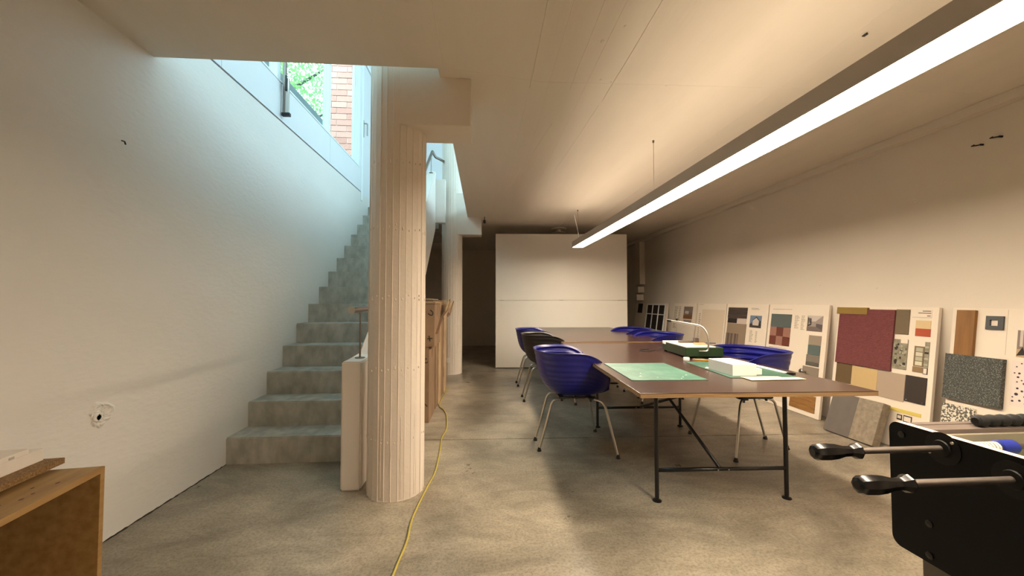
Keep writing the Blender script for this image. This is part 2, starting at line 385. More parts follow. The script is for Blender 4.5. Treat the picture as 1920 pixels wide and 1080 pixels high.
# ------------------------------------------------------------------ columns
def column(cx, cy, r, corb_x, label, cf, cb, cz0):
    root = fix(thing('column', label, 'column', (cx, cy, 0), group=None))
    bm = BM(); rnd = random.Random(int(cy * 10)); NS = 27; ring = []
    a0 = rnd.random()
    for k in range(NS):
        t0 = 2 * PI * (k + a0) / NS; t1 = 2 * PI * (k + 1 + a0) / NS; off = rnd.uniform(-.0018, .0018)
        ring += [(t0, r + rnd.uniform(.0015, .004)), (t0 + .02, r + off), (t1 - .02, r + off)]
    zs = [0, .004] + [i * .16 for i in range(1, int(ZU / .16))] + [ZU]
    rows = []
    for z in zs:
        row = []
        for (t, rr) in ring:
            j = rnd.uniform(-.0006, .0006) + (.003 * rnd.random() if z < .001 else 0)
            row.append(bm.verts.new((cx + math.cos(t) * (rr + j), cy + math.sin(t) * (rr + j), z)))
        rows.append(row)
    n = len(ring)
    for a, b in zip(rows, rows[1:]):
        for k in range(n): bm.faces.new((a[k], a[(k + 1) % n], b[(k + 1) % n], b[k]))
    bm.faces.new(rows[0][::-1]); bm.faces.new(rows[-1])
    obj('shaft', bm, M_col, root)
    bm = BM()
    L = [(-.02 + cx, cz0), (corb_x, cz0), (corb_x, ZC - .001), (OX - .002, ZC - .001), (OX - .002, UF + .25), (-.02 + cx, UF + .25)]
    prism(bm, L, 'y', cf, cb)
    bmesh.ops.bevel(bm, geom=[e for e in bm.edges], offset=.004, segments=1, affect='EDGES')
    obj('corbel', bm, M_col, root)
    bm = BM()
    for z in (.35, .77, 1.2, 1.62, 2.03, 3.0, 3.4):
        for k in range(NS):
            t = 2 * PI * (k + .5 + a0) / NS
            for dz in ((0, .012) if rnd.random() < .3 else (0,)):
                if rnd.random() < .15: continue
                m = Matrix.Translation((cx + math.cos(t) * r, cy + math.sin(t) * r, z + rnd.uniform(-.012, .012) + dz)) @ Matrix.Diagonal((1, 1, 1.6, 1))
                bmesh.ops.create_uvsphere(bm, u_segments=6, v_segments=4, radius=.0045, matrix=m)
    # a few runs of laitance along the seams
    for t in (-1.9, -1.55, -1.2, -.7):
        z0 = rnd.uniform(.0, .1); pts = []
        for i in range(9): pts.append((cx + math.cos(t + rnd.uniform(-.012, .012)) * r, cy + math.sin(t) * r, z0 + i * .06))
        tube(bm, pts, .0022, 5)
    tag(obj('casting_mark', bm, M_col, root), None, None, None, 'stuff')
    return root
column(-.555, 2.59, .172, -.085, 'thick fluted cream column with a blocky corbel, nearest the stairs foot', 2.422, 2.70, 2.255)
column(-.535, 6.64, .168, -.045, 'fluted column with a corbel farther back, behind the cartons', 6.49, 6.78, 2.27)

# ------------------------------------------------------------------ stairs
TR, RI, SY0, SX1 = .2625, .192, 3.045, -.893
st = fix(thing('staircase', 'bare grey concrete stairs rising along the left wall', 'staircase', ((XL + SX1) / 2, SY0, 0), kind='structure'))
def soffit(y): return 1.5 + (y - 5.13) * RI / TR - .03
for k in range(14):
    y0 = SY0 + k * TR; z1 = (k + 1) * RI; bm = BM()
    y1 = y0 + TR + .02 if k < 13 else y0 + TR
    zb0, zb1 = max(0, soffit(y0) + .02), max(0, soffit(y1) + .02)
    if k == 0: zb0 = zb1 = 0
    poly = [(y0, zb0), (y1, zb1), (y1, z1 - (.002 if k < 13 else 0)), (y0, z1)]
    poly = [(y0 + .004, min(zb0, z1 - .1)), (y1, min(zb1, z1 - .1)), (y1, z1), (y0, z1), (y0, z1 - .02)]
    prism(bm, poly, 'x', XL, SX1)
    bmesh.ops.bevel(bm, geom=[e for e in bm.edges if abs((e.verts[0].co.z + e.verts[1].co.z) / 2 - z1) < .001 and abs((e.verts[0].co.y + e.verts[1].co.y) / 2 - y0) < .001],
                    offset=.007, segments=2, affect='EDGES')
    obj('step', bm, M_step, st)
bm = BM(); prism(bm, [(SY0 + 14 * TR, 2.40), (YB - 2.3, 2.40), (YB - 2.3, UF), (SY0 + 14 * TR, 14 * RI)], 'x', XL, -.77); obj('landing', bm, M_step, st)
# parapet
PX0, PX1 = -.893, -.768
bm = BM()
top = lambda y: .80 + (y - 2.95) * RI / TR
yT = 6.28
poly = [(2.575, 0), (3.35, 0), (yT, soffit(yT)), (yT, top(yT)), (2.95, .80), (2.575, .80)]
prism(bm, poly, 'x', PX0, PX1)
bmesh.ops.bevel(bm, geom=list(bm.edges), offset=.009, segments=2, affect='EDGES')
obj('parapet', bm, M_par, st)
bm = BM(); box(bm, PX1 - .02, -.62, yT + .02, yT + .14, 2.42, top(yT) - .12, .006); obj('landing_parapet', bm, M_par, st)

hr = fix(thing('handrail', 'round steel handrail on thin posts fixed on the stair parapet', 'handrail', (-.83, 2.74, .80)))
HX = -.83
def rz(y): return 1.125 + max(0, y - 2.99) * RI / TR
bm = BM(); tube(bm, bend([(HX, 2.56, 1.125), (HX, 2.99, 1.125), (HX, 6.34, rz(6.34)), (HX + .045, 6.36, rz(6.34) - .09), (-.74, 6.42, rz(6.34) - .09), (-.66, 6.56, rz(6.34) - .09)], .03), .021, 16); obj('rail', bm, M_steel, hr)
bm = BM(); cyl(bm, (HX, 2.553, 1.125), (HX, 2.563, 1.125), .023); obj('end_cap', bm, M_chrome, hr)
for y in (2.74, 3.9, 5.1, 6.2):
    zt = .80 if y < 2.95 else top(y)
    bm = BM(); cyl(bm, (HX, y, zt), (HX, y, rz(y) - .015), .0065, seg=10); cyl(bm, (HX, y, zt), (HX, y, zt + .006), .032, seg=20)
    cyl(bm, (HX, y, rz(y) - .03), (HX, y, rz(y) - .018), .012, seg=10); obj('post', bm, M_steel, hr)

# winding rod and blind guide hanging by the window
bm = BM(); box(bm, XL + .02, XL + .045, 3.70, 3.725, 2.90, 4.9, .002); g = fix(thing('blind_guide', 'grey metal blind guide rail hanging in front of the windows', 'blind rail', (XL + .03, 3.71, 2.9)))
obj('rail', bm, M_steel, g)
bm = BM(); box(bm, XL + .045, XL + .075, 3.70, 3.72, 2.90, 3.22, .002); obj('rail_sleeve', bm, M_chrome, g)
bm = BM(); box(bm, XL + .015, XL + .085, 3.695, 3.73, 2.87, 2.90, .003); obj('end_stop', bm, M_blackp, g)
bm = BM(); box(bm, XL + .045, XL + .06, 3.685, 3.70, 3.10, 3.24, .003); obj('clip', bm, M_blackp, g)
bm = BM(); box(bm, XL, XL + .025, 3.70, 3.725, 4.5, 4.54); obj('bracket', bm, M_blackp, g)

# ------------------------------------------------------------------ outdoors seen through the windows
M_grass = mat('lawn', (96, 120, 60), .9, col2=(60, 84, 34), vscale=8)
bm = BM(); box(bm, -14, XL - LT, -4, 16, 2.4, 2.6); tag(obj('lawn', bm, M_grass), 'green lawn outside the stair windows', 'lawn', kind='structure')
br = fix(thing('brick_pier', 'pinkish red brick pier outside the last stair window', 'brick pier', (-2.35, 6.5, 2.6)))
bm = BM(); box(bm, -2.49, -1.99, 6.302, 6.6, 2.6, 5.6); obj('mortar', bm, M_brickm, br)
BC = [mat('brick_%d' % i, c, .9, var=.10, vscale=20, bump=.3, bscale=60) for i, c in enumerate([(204, 150, 136), (198, 142, 128), (210, 158, 144)])]
bl, bh, gp = .235, .0945, .007
brm = []
for c in BC:
    b_ = BM(); box(b_, 0, bl - gp, 0, .03, 0, bh - gp, .004); me = bpy.data.meshes.new('brick'); b_.to_mesh(me); b_.free(); me.materials.append(c); brm.append(me)
b_ = BM(); box(b_, 0, bl / 2 - gp, 0, .03, 0, bh - gp, .004); mehalf = bpy.data.meshes.new('brick'); b_.to_mesh(mehalf); b_.free(); mehalf.materials.append(BC[0])
rnd = random.Random(3)
for row in range(32):
    z = 2.605 + row * bh; x = -2.50 - (bl / 2 if row % 2 else .04)
    while x < -1.99:
        xa, xb = max(x, -2.50), min(x + bl - gp, -1.98)
        if xb - xa > .02:
            o = bpy.data.objects.new('brick', rnd.choice(brm)); C.objects.link(o); o.parent = br
            o.location = Vector((xa, 6.290 + rnd.uniform(-.002, .002), z)) - br.location; o.scale.x = (xb - xa) / (bl - gp)
        x += bl
# trees
def leaves(bm, cx, cy, cz, rx, ry, rz_, n, s, rnd):
    for _ in range(n):
        while True:
            p = Vector((rnd.uniform(-1, 1), rnd.uniform(-1, 1), rnd.uniform(-1, 1)))
            if p.length < 1: break
        p = p * (.55 + .45 * p.length)
        c = Vector((cx + p.x * rx, cy + p.y * ry, cz + p.z * rz_))
        a = Vector((rnd.gauss(0, 1), rnd.gauss(0, 1), rnd.gauss(0, 1))).normalized(); b = a.orthogonal().normalized()
        l = s * rnd.uniform(.7, 1.3)
        v = [bm.verts.new(c + a * l), bm.verts.new(c + b * l * .45), bm.verts.new(c - a * l), bm.verts.new(c - b * l * .45)]
        bm.faces.new(v)
def leaf_mat(name, c1, c2):
    m = mat(name, c1, .5, col2=c2, vscale=3); b = m.node_tree.nodes['Principled BSDF']
    nt = m.node_tree; tr = nt.nodes.new('ShaderNodeBsdfTranslucent'); mx = nt.nodes.new('ShaderNodeMixShader'); mx.inputs[0].default_value = .5
    tr.inputs[0].default_value = (*lin((158, 194, 120)), 1)
    nt.links.new(b.outputs[0], mx.inputs[1]); nt.links.new(tr.outputs[0], mx.inputs[2]); nt.links.new(mx.outputs[0], nt.nodes['Material Output'].inputs[0])
    return m
M_leaf = leaf_mat('leaf_green', (122, 156, 98), (58, 98, 66)); M_leaf2 = leaf_mat('leaf_dark', (90, 140, 84), (50, 96, 60))
M_bark = mat('bark', (70, 62, 58), .9, var=.3, bump=.4)
rnd = random.Random(11)
for i, (x, y, s, lab) in enumerate(((-4.9, 9.2, 1.0, 'leafy green tree outside the middle stair window'), (-7.2, 5.0, .9, 'leafy tree outside the near stair window, left of the other'), (-9.6, 12.4, 1.1, 'tall tree farthest off behind the garden wall'))):
    t = fix(thing('tree', lab, 'tree', (x, y, 2.6)))
    bm = BM(); tube(bm, [(x, y, 2.55), (x + .1, y, 3.6), (x - .1, y + .1, 4.8), (x + .2, y, 6.5)], [.16, .12, .09, .03], 8)
    for k in range(7):
        a = k * 2.1; z = 3.6 + k * .35
        tube(bm, [(x, y, z), (x + math.cos(a) * .8, y + math.sin(a) * .6, z + .5), (x + math.cos(a) * 1.5, y + math.sin(a) * 1.2, z + 1.0)], [.05, .035, .012], 6)
    obj('trunk', bm, M_bark, t)
    bm = BM(); leaves(bm, x, y, 5.9, 2.2 * s, 2.0 * s, 2.0 * s, 9500, .05, rnd)
    tag(obj('foliage', bm, M_leaf if i != 1 else M_leaf2, t), None, None, None, 'stuff')
bm = BM(); box(bm, -3.15, -2.95, 1.5, 9.5, 2.6, 4.50, .01); gw = tag(obj('garden_wall', bm, mat('blue_grey_concrete', (120, 128, 132), .9, var=.15)), 'low grey concrete garden wall outside the stair windows', 'garden wall')
bm = BM(); leaves(bm, -2.55, 3.9, 3.52, .20, 2.3, .36, 3000, .03, rnd)
hd = fix(thing('hedge', 'low leafy hedge between the garden wall and the house', 'hedge', (-2.55, 3.9, 2.6)))
tag(obj('foliage', bm, M_leaf2, hd), None, None, None, 'stuff')
bm = BM()
for k in range(12): tube(bm, [(-2.55, 1.9 + k * .35, 2.58), (-2.55, 1.95 + k * .35, 3.7)], [.02, .008], 5)
tag(obj('stem', bm, M_bark, hd), None, None, None, 'stuff')

# ------------------------------------------------------------------ partition, far corner
pt = fix(thing('partition', 'large free-standing white partition made of two boards behind the tables', 'partition', (1.37, 7.02, 0), 0))
R = Matrix.Rotation(-.050, 3, 'Z'); pv = (.20, 7.05, 0)
for z0, z1, nmx in ((.012, 1.196, 'board'), (1.200, 2.382, 'board')):
    bm = BM(); box(bm, .20, 2.55, 7.05, 7.09, z0, z1, .003, rot=R, piv=pv); obj(nmx, bm, M_white, pt)
bm = BM()
for x in (.28, 1.35, 2.42): box(bm, x, x + .06, 7.09, 7.19, 0, 2.36, rot=R, piv=pv)
obj('stud', bm, mat('stud_wood', (90, 70, 50), .8), pt)
bm = BM(); box(bm, .22, 2.53, 7.055, 7.085, 0, .012, rot=R, piv=pv); obj('foot_strip', bm, M_black, pt)
bm = BM(); box(bm, XR - .12, XR, 8.4, 8.65, 1.55, 2.48, .004); tag(obj('wall_duct', bm, M_wallr), 'white boxed duct running up the right wall past the partition', 'duct')
bm = BM(); box(bm, XR - .14, XR, 8.45, 8.62, 1.37, 1.50, .01); bx_ = tag(obj('junction_box', bm, M_wallr), 'small white wall box just below the duct, upper one', 'wall box')
bm = BM(); box(bm, XR - .16, XR, 8.48, 8.64, 1.20, 1.33, .01); tag(obj('junction_box', bm, M_wallr), 'small white wall box below the duct, lower one', 'wall box')
det = fix(thing('smoke_detector', 'round white ceiling detector above the partition', 'smoke detector', (1.41, 7.4, ZC)))
bm = BM(); lathe(bm, [(0, .14), (.02, .14), (.03, .05), (.06, .045), (.075, .12), (.085, .11)], (1.41, 7.4, ZC), (0, 0, -1), 20); obj('housing', bm, M_wallr, det)
bm = BM(); box(bm, -.02, .02, 6.42, 6.47, 2.45, 2.5, .004); tube(bm, [(0, 6.445, 2.48), (0, 6.445, ZC)], .006, 6); tag(obj('sensor', bm, M_blackp), 'tiny black sensor under the ceiling beside the far corbel', 'sensor')
bm = BM(); box(bm, -.62, -.55, 6.462, 6.478, .19, .27, .002); tag(obj('wall_plate', bm, M_white), 'small white socket plate low on the far column', 'socket')

# ------------------------------------------------------------------ pendant lamp
M_house = mat('lamp_housing_grey', (168, 158, 146), .45)
E_dn = emis('lamp_diffuser_glow', LAMP_COL, LAMP_DOWN); E_up = emis('lamp_uplight_glow', LAMP_COL, LAMP_UP)
la = thing('pendant_lamp', 'long grey linear pendant lamp with a glowing diffuser above the tables', 'lamp', (1.403, 5.885, 1.99), math.atan(.0145)); fix(la)
# local frame: runs towards -y from the far end
LN = 6.8; hw = .085; hh = .085
for s in (-1, 1):
    bm = BM(); lo, hi = sorted((s * hw, s * (hw - .006))); box(bm, lo, hi, -LN, 0, 0, hh, .001); obj('side_profile', bm, M_house, la, True)
bm = BM(); box(bm, -hw, hw, 0, .006, 0, hh, .001); obj('end_cap', bm, M_house, la, True)
bm = BM(); box(bm, -hw, hw, -LN - .006, -LN, 0, hh, .001); obj('end_cap', bm, M_house, la, True)
bm = BM(); box(bm, -hw + .007, hw - .007, -LN, 0, .016, .024); obj('gear_tray', bm, M_house, la, True)
for a, b in ((-2.615, 0), (-5.24, -2.625), (-LN, -5.25)):
    bm = BM(); box(bm, -hw + .006, hw - .006, a + .004, b - .004, .004, .012); obj('diffuser', bm, E_dn, la, True)
    bm = BM(); cyl(bm, (0, a + .03, .034), (0, b - .03, .034), .009, seg=10); obj('uplight_tube', bm, E_up, la, True)
for y in (-2.62, -5.245):
    bm = BM(); box(bm, -hw + .006, hw - .006, y - .006, y + .006, .001, .015); obj('joint_bar', bm, M_house, la, True)
for y in (-.02, -2.62, -5.24, -6.7):
    bm = BM(); cyl(bm, (0, y, .05), (0, y, ZC - 1.99), .0018 if y != -.02 else .0018, seg=6); cyl(bm, (0, y, ZC - 1.99 - .02), (0, y, ZC - 1.99), .008, seg=10)
    cyl(bm, (0, y, .05), (0, y, .1), .005, seg=8)
    obj('suspension_wire', bm, M_steel, la, True)
bm = BM(); tube(bm, spline([(-.04, -.02, .07), (.0, .0, .12), (.03, .06, .2), (.03, .3, ZC - 1.99 - .03), (.03, .32, ZC - 1.99)], 8), .005, 8); obj('power_cord', bm, M_frame, la, True)
bm = BM(); tube(bm, [(.03, .32, ZC - 1.99 - .006), (.0, 1.3, ZC - 1.99 - .006)], .004, 6); obj('ceiling_cord', bm, M_frame, la, True)

# ------------------------------------------------------------------ tables
def table(ox, oy, rz_, L, label, z=.715):
    t = fix(thing('work_table', label, 'table', (ox, oy, 0), rz_, 'large work tables'))
    W = 1.25
    bm = BM(); box(bm, 0, W, 0, L, z - .0035, z, .001); obj('tabletop', bm, M_top, t, True)
    bm = BM(); box(bm, .0008, W - .0008, .0008, L - .0008, z - .024, z - .0035); obj('edge_core', bm, M_ply, t, True)
    fx0, fx1, fy0, fy1 = .225, 1.015, .36, 1.74
    zt = z - .026
    for x in (fx0, fx1):
        for y in (fy0, fy1):
            bm = BM(); tube(bm, [(x, y, .02), (x, y, zt)], .0125, 12); obj('leg', bm, M_black, t, True)
            bm = BM(); lathe(bm, [(0, .026), (.006, .026), (.012, .012), (.03, .008)], (x, y, 0), (0, 0, 1), 16); obj('foot', bm, M_blackp, t, True)
    for y in (fy0, fy1):
        bm = BM(); tube(bm, [(fx0, y, .18), (fx1, y, .18)], .0115, 10); obj('crossbar', bm, M_black, t, True)
        bm = BM(); tube(bm, [(fx0, y, zt - .012), (fx1, y, zt - .012)], .0115, 10); obj('top_bar', bm, M_black, t, True)
        bm = BM()
        for dx in (-.03, .035): cyl(bm, ((fx0 + fx1) / 2 + dx, y - .016, .18), ((fx0 + fx1) / 2 + dx, y - .01, .18), .004, seg=8)
        obj('bolt', bm, M_chrome, t, True)
    xm = (fx0 + fx1) / 2
    bm = BM(); tube(bm, [(xm - .012, fy0, .185), (xm - .012, fy1, zt - .01)], .0105, 10); obj('brace', bm, M_black, t, True)
    bm = BM(); tube(bm, [(xm + .012, fy1, .185), (xm + .012, fy0, zt - .01)], .0105, 10); obj('brace', bm, M_black, t, True)
    bm = BM()
    for y in (fy0 + .3,): cyl(bm, (.17, y, zt - .02), (.17, y, zt), .02, seg=12); 
    obj('clamp', bm, M_steel, t, True)
    return t
table(.787, 1.972, -.0355 + .006, 2.47, 'front brown work table on black tube legs, cutting mats on top')
table(.868, 4.455, -.031, 2.44, 'rear brown work table on black tube legs, its top empty', .725)

# ------------------------------------------------------------------ chairs
def chair(kindmat, label):
    t = thing('shell_chair', label, 'chair', (0, 0, 0), 0, 'ribbed shell chairs at the work tables')
    a, b, n = .29, .318, 2.7
    zb = .435
    def rim(phi):
        c, s = math.cos(phi), math.sin(phi)
        r = (abs(c / a) ** n + abs(s / b) ** n) ** (-1 / n)
        x, y = r * c, r * s
        u = (x + .06) / (.285 + .06)
        if u <= 0: z = .79
        else:
            u = min(1, u); z = zb + .03 + (.79 - zb - .03) * max(0, 1 - u ** 2.6) ** .55
        # front corner rounded narrower
        if x > .1: y *= 1 - .10 * ((x - .1) / .19) ** 2
        return x, y, z
    bm = BM(); NP, NSS = 96, 90
    cx0 = .03
    def prof(s):  # bezier (rho, h)
        P = [(0, 0), (.88, -.02), (.84, .22), (1, 1)]
        q = [(1 - s) ** 3, 3 * s * (1 - s) ** 2, 3 * s * s * (1 - s), s ** 3]
        return sum(w_ * p[0] for w_, p in zip(q, P)), sum(w_ * p[1] for w_, p in zip(q, P))
    ctr = bm.verts.new((cx0, 0, zb)); rows = []; rows2 = []
    for j in range(1, NSS + 1):
        s = j / NSS; rho, h = prof(s); row = []; row2 = []
        for k in range(NP):
            phi = 2 * PI * k / NP; x, y, z = rim(phi)
            hh_ = z - zb
            X = cx0 + (x - cx0) * rho; Y = y * rho; Z = zb + hh_ * h
            # concentric ribs by arc length: strong inside, faint outside
            fade = min(1, max(0, (hh_ - .06) / .12)) * min(1, max(0, (s - .42) / .1))
            wv = math.sin(2 * PI * 9 * (s - .40) / .60); wv = math.copysign(abs(wv) ** .7, wv)
            fr = 1 - .8 * min(1, max(0, (x - .02) / .18))
            dirv = Vector((x - cx0, y, 0)).normalized(); steep = min(1, max(0, (s - .45) * 3))
            lip = .006 if j >= NSS - 1 and hh_ > .1 else 0
            def P3(off, amp):
                q = off + amp * fade * wv * fr
                return bm.verts.new((X + dirv.x * (q * steep + lip), Y + dirv.y * (q * steep + lip), Z - q * (1 - steep * .8)))
            row.append(P3(0, .0078)); row2.append(P3(.009, .0012))
        rows.append(row); rows2.append(row2)
    ctr2 = bm.verts.new((cx0, 0, zb - .009))
    for k in range(NP):
        bm.faces.new((ctr, rows[0][(k + 1) % NP], rows[0][k])); bm.faces.new((ctr2, rows2[0][k], rows2[0][(k + 1) % NP]))
        bm.faces.new((rows[-1][k], rows[-1][(k + 1) % NP], rows2[-1][(k + 1) % NP], rows2[-1][k]))
    for R_ in (rows, rows2):
        for r0, r1 in zip(R_, R_[1:]):
            for k in range(NP): bm.faces.new((r0[k], r0[(k + 1) % NP], r1[(k + 1) % NP], r1[k]))
    for f in bm.faces: f.smooth = True
    sh = obj('shell', bm, kindmat, t, True)
    for (fx, fy, sx, sy, ix, iy, zs_) in ((.29, .31, .205, .25, .12, .16, .405), (.29, -.31, .205, -.25, .12, -.16, .405), (-.28, .12, -.175, .12, -.09, .11, .395), (-.28, -.12, -.175, -.12, -.09, -.11, .395)):
        bm = BM(); tube(bm, bend([(fx, fy, .012), (sx, sy, zs_), (ix, iy, zs_ + .012), (ix - (.04 if ix > 0 else -.04), iy, zs_ + .012)], .045, 6), .0095, 10)
        lg = obj('leg', bm, M_chrome, t, True)
        bm = BM(); lathe(bm, [(0, .017), (.008, .017), (.02, .012), (.03, .011)], (fx, fy, 0), (0, 0, 1), 12); obj('glide', bm, M_blackp, lg, True)
    bm = BM(); box(bm, -.13, .16, -.17, -.14, .418, .430, .002); box(bm, -.13, .16, .14, .17, .418, .430, .002)
    box(bm, .10, .14, -.2, .2, .414, .426, .002); box(bm, -.12, -.08, -.17, .17, .414, .426, .002)
    for (x, y) in ((.12, .17), (.12, -.17), (-.1, .13), (-.1, -.13)): cyl(bm, (x, y, .392), (x, y, .42), .010, seg=10)
    obj('underframe', bm, M_blackp, t, True)
    return t
ch = chair(M_blue, 'blue ribbed shell chair at the front table, left side, nearest the viewer')
ch.location = (.715, 3.27, 0)
dk = chair(M_bchair, 'black ribbed shell chair between two blue ones on the left')
dk.location = (.75, 4.81, 0)
dup(ch, (.75, 5.66, 0), .02, 'blue ribbed shell chair farthest back on the left side, behind the black one')
dup(ch, (2.13, 3.16, 0), PI + .03, 'blue ribbed shell chair on the right of the front table, behind the white foam block')
dup(ch, (2.11, 4.80, 0), PI - .02, 'blue ribbed shell chair at the right of the rear table, the nearer of the two')
dup(ch, (2.11, 5.70, 0), PI + .03, 'blue ribbed shell chair at the right of the rear table, the farther of the two')

# ------------------------------------------------------------------ things on the table
TZ = .7152
def flat(name, m, cx, cy, wx, wy, h, rz_, z, label, cat, bev=.001):
    bm = BM(); box(bm, -wx / 2, wx / 2, -wy / 2, wy / 2, 0, h, bev)
    o = obj(name, bm, m); o.location = (cx, cy, z); o.rotation_euler = (0, 0, rz_); return tag(o, label, cat)
flat('cutting_mat', M_mat1, 1.105, 2.60, .455, .635, .003, -.04, TZ, 'bright green scratched cutting mat at the front left of the table', 'cutting mat')
flat('cutting_mat', M_mat2, 1.722, 2.63, .42, .64, .003, -.07, TZ, 'dark green cutting mat under the white foam block', 'cutting mat')
bm = BM()
for (x, y, s) in ((.96, 2.40, .006), (1.26, 2.42, .005), (1.21, 2.36, .004), (1.0, 2.5, .004), (1.18, 2.32, .004), (1.05, 2.36, .003)):
    m = Matrix.Translation((x, y, TZ + .003 + s * .3)) @ Matrix.Rotation(x * 20, 4, 'Z') @ Matrix.Diagonal((1.6, .7, .35, 1)); bmesh.ops.create_icosphere(bm, subdivisions=1, radius=s, matrix=m)
tag(obj('foam_crumbs', bm, M_foam), 'tiny white foam crumbs scattered on the bright green mat', 'crumbs', kind='stuff')
flat('foam_block', M_foam, 1.608, 2.50, .155, .265, .072, 0.0, TZ + .003, 'white foam block standing on the dark green cutting mat', 'foam block', .002)
flat('foam_offcut', M_foam, 1.72, 2.44, .055, .07, .036, .0, TZ + .003, 'small white foam offcut touching the right side of the foam block', 'foam offcut', .001)
bm = BM(); bmesh.ops.create_icosphere(bm, subdivisions=1, radius=.011, matrix=Matrix.Translation((1.512, 2.62, TZ + .011)) @ Matrix.Diagonal((1.2, .8, .8, 1)))
tag(obj('foam_crumb', bm, M_foam), 'small white foam crumb at the left foot of the foam block', 'crumb')
bm = BM(); prism(bm, [(1.915, 2.87), (1.955, 2.87), (1.952, 2.44), (1.925, 2.44)], 'z', TZ + .003, TZ + .009); tag(obj('foam_strip', bm, M_foam), 'long narrow white foam strip along the dark mat, right of the block', 'foam strip')
bm = BM(); box(bm, 1.955, 1.985, 2.42, 2.72, TZ, TZ + .008, .002); box(bm, 1.93, 1.958, 2.405, 2.43, TZ + .003, TZ + .012, .002); tag(obj('cutter_knife', bm, M_blackp), 'slim black cutter lying beside the white foam strip', 'knife')
bm = BM(); prism(bm, [(1.565, 2.345), (1.56, 2.235), (1.905, 2.245), (1.90, 2.30), (1.80, 2.30), (1.80, 2.335)][::-1], 'z', TZ + .003, TZ + .0045)
o = tag(obj('paper_sheet', bm, M_paper), 'cream paper sheets at the front edge of the dark mat', 'paper')
er = BM(); lathe(er, [(0, .021), (.002, .024), (.022, .024), (.024, .021)], (1.585, 3.035, TZ), (0, 0, 1), 18); tag(obj('tape_roll', er, M_foam), 'small white roll in front of the green foam cutter', 'roll')
for i, (a, b, c, lab, m) in enumerate((((1.645, 3.06), (1.79, 3.01), .004, 'yellow pencil lying in front of the green foam cutter', 'yellow'),
                                    ((1.66, 3.085), (1.80, 3.04), .006, 'black pen behind the yellow pencil', 'black'))):
    p = fix(thing('pencil' if i == 0 else 'pen', lab, 'pencil' if i == 0 else 'pen', (a[0], a[1], TZ)))
    A = Vector((a[0], a[1], TZ + c)); B = Vector((b[0], b[1], TZ + c)); D = (B - A).normalized()
    bm = BM(); tube(bm, [A + D * .02, B], c, 6); obj('barrel', bm, mat('pencil_yellow', (236, 176, 40), .4) if i == 0 else M_blackp, p)
    bm = BM(); tube(bm, [A, A + D * .02], [.0008, c], 6); obj('tip', bm, mat('pencil_wood', (214, 160, 110), .7) if i == 0 else M_steel, p)
bm = BM(); box(bm, 1.60, 1.63, 3.085, 3.10, TZ, TZ + .01); 

# hot wire foam cutter
fc = fix(thing('foam_cutter', 'dark green foam cutter box with a white top and bent metal arm', 'foam cutter', (1.64, 3.145, TZ), -.083))
bm = BM(); box(bm, 0, .305, 0, .53, .012, .088, .006); obj('housing', bm, M_green, fc, True)
bm = BM(); box(bm, -.001, .245, .004, .525, .086, .094, .002); obj('work_plate', bm, mat('cutter_plate', (206, 200, 192), .4), fc, True)
for (x, y) in ((.02, .02), (.285, .02), (.02, .5), (.285, .5)):
    bm = BM(); cyl(bm, (x, y, 0), (x, y, .014), .014, seg=12); obj('rubber_foot', bm, M_rub, fc, True)
bm = BM(); box(bm, -.008, 0, .44, .50, .07, .092, .002); obj('switch', bm, M_frame, fc, True)
bm = BM(); tube(bm, bend([(.10, -.012, .062), (.165, -.022, .062), (.175, -.02, .10), (.178, .0, .20), (.155, .05, .262), (-.06, .16, .298)], .05, 6), .010, 12, flat=.6); obj('arm', bm, M_chrome, fc, True)
bm = BM(); cyl(bm, (-.055, .157, .298), (-.085, .172, .303), .012, seg=12); obj('wire_holder', bm, M_blackp, fc, True)
bm = BM(); cyl(bm, (-.015, .14, .292), (-.015, .14, .318), .006, seg=8); cyl(bm, (-.015, .14, .31), (-.015, .14, .318), .013, seg=10); obj('adjuster', bm, M_blackp, fc, True)
bm = BM(); tube(bm, [(-.02, .14, .29), (.03, .26, .094)], .0006, 5); obj('cutting_wire', bm, M_steel, fc, True)
fm = fc.matrix_basis
def oncut(name, bmm, m, label, cat):
    bmesh.ops.transform(bmm, matrix=fm, verts=bmm.verts); return tag(obj(name, bmm, m), label, cat)
bm = BM(); box(bm, .07, .225, .30, .335, .0945, .112, .002); oncut('metal_guide', bm, M_steel, 'grey metal guide bar on the foam cutter plate', 'guide')
bm = BM(); box(bm, .185, .215, .24, .29, .094, .14, .001); box(bm, .19, .21, .235, .295, .10, .134); oncut('frame_piece', bm, mat('dark_print', (70, 60, 60), .5), 'small dark framed piece standing on the foam cutter', 'offcut')
bm = BM(); box(bm, .15, .24, .16, .21, .094, .106, .002); oncut('wood_offcut', bm, mat('orange_wood', (222, 164, 84), .6), 'orange wooden offcut on the foam cutter plate', 'wood offcut')
bm = BM(); box(bm, .19, .36, .26, .285, .094, .104, .001, rot=Matrix.Rotation(-.15, 3, 'Z'), piv=(.19, .26, .1)); oncut('steel_ruler', bm, mat('ruler_grey', (110, 108, 112), .4, metal=.5), 'dark grey ruler lying across the foam cutter', 'ruler')
bm = BM(); tube(bm, spline([(1.68, 3.66, TZ + .03), (1.62, 3.68, TZ + .006), (1.55, 3.62, TZ + .004), (1.50, 3.60, TZ + .004), (1.46, 3.66, TZ + .004), (1.50, 3.72, TZ + .004), (1.58, 3.74, TZ + .004)], 6), .003, 6)
tag(obj('power_cable', bm, M_rub), 'short black cable curled on the table left of the foam cutter', 'cable')

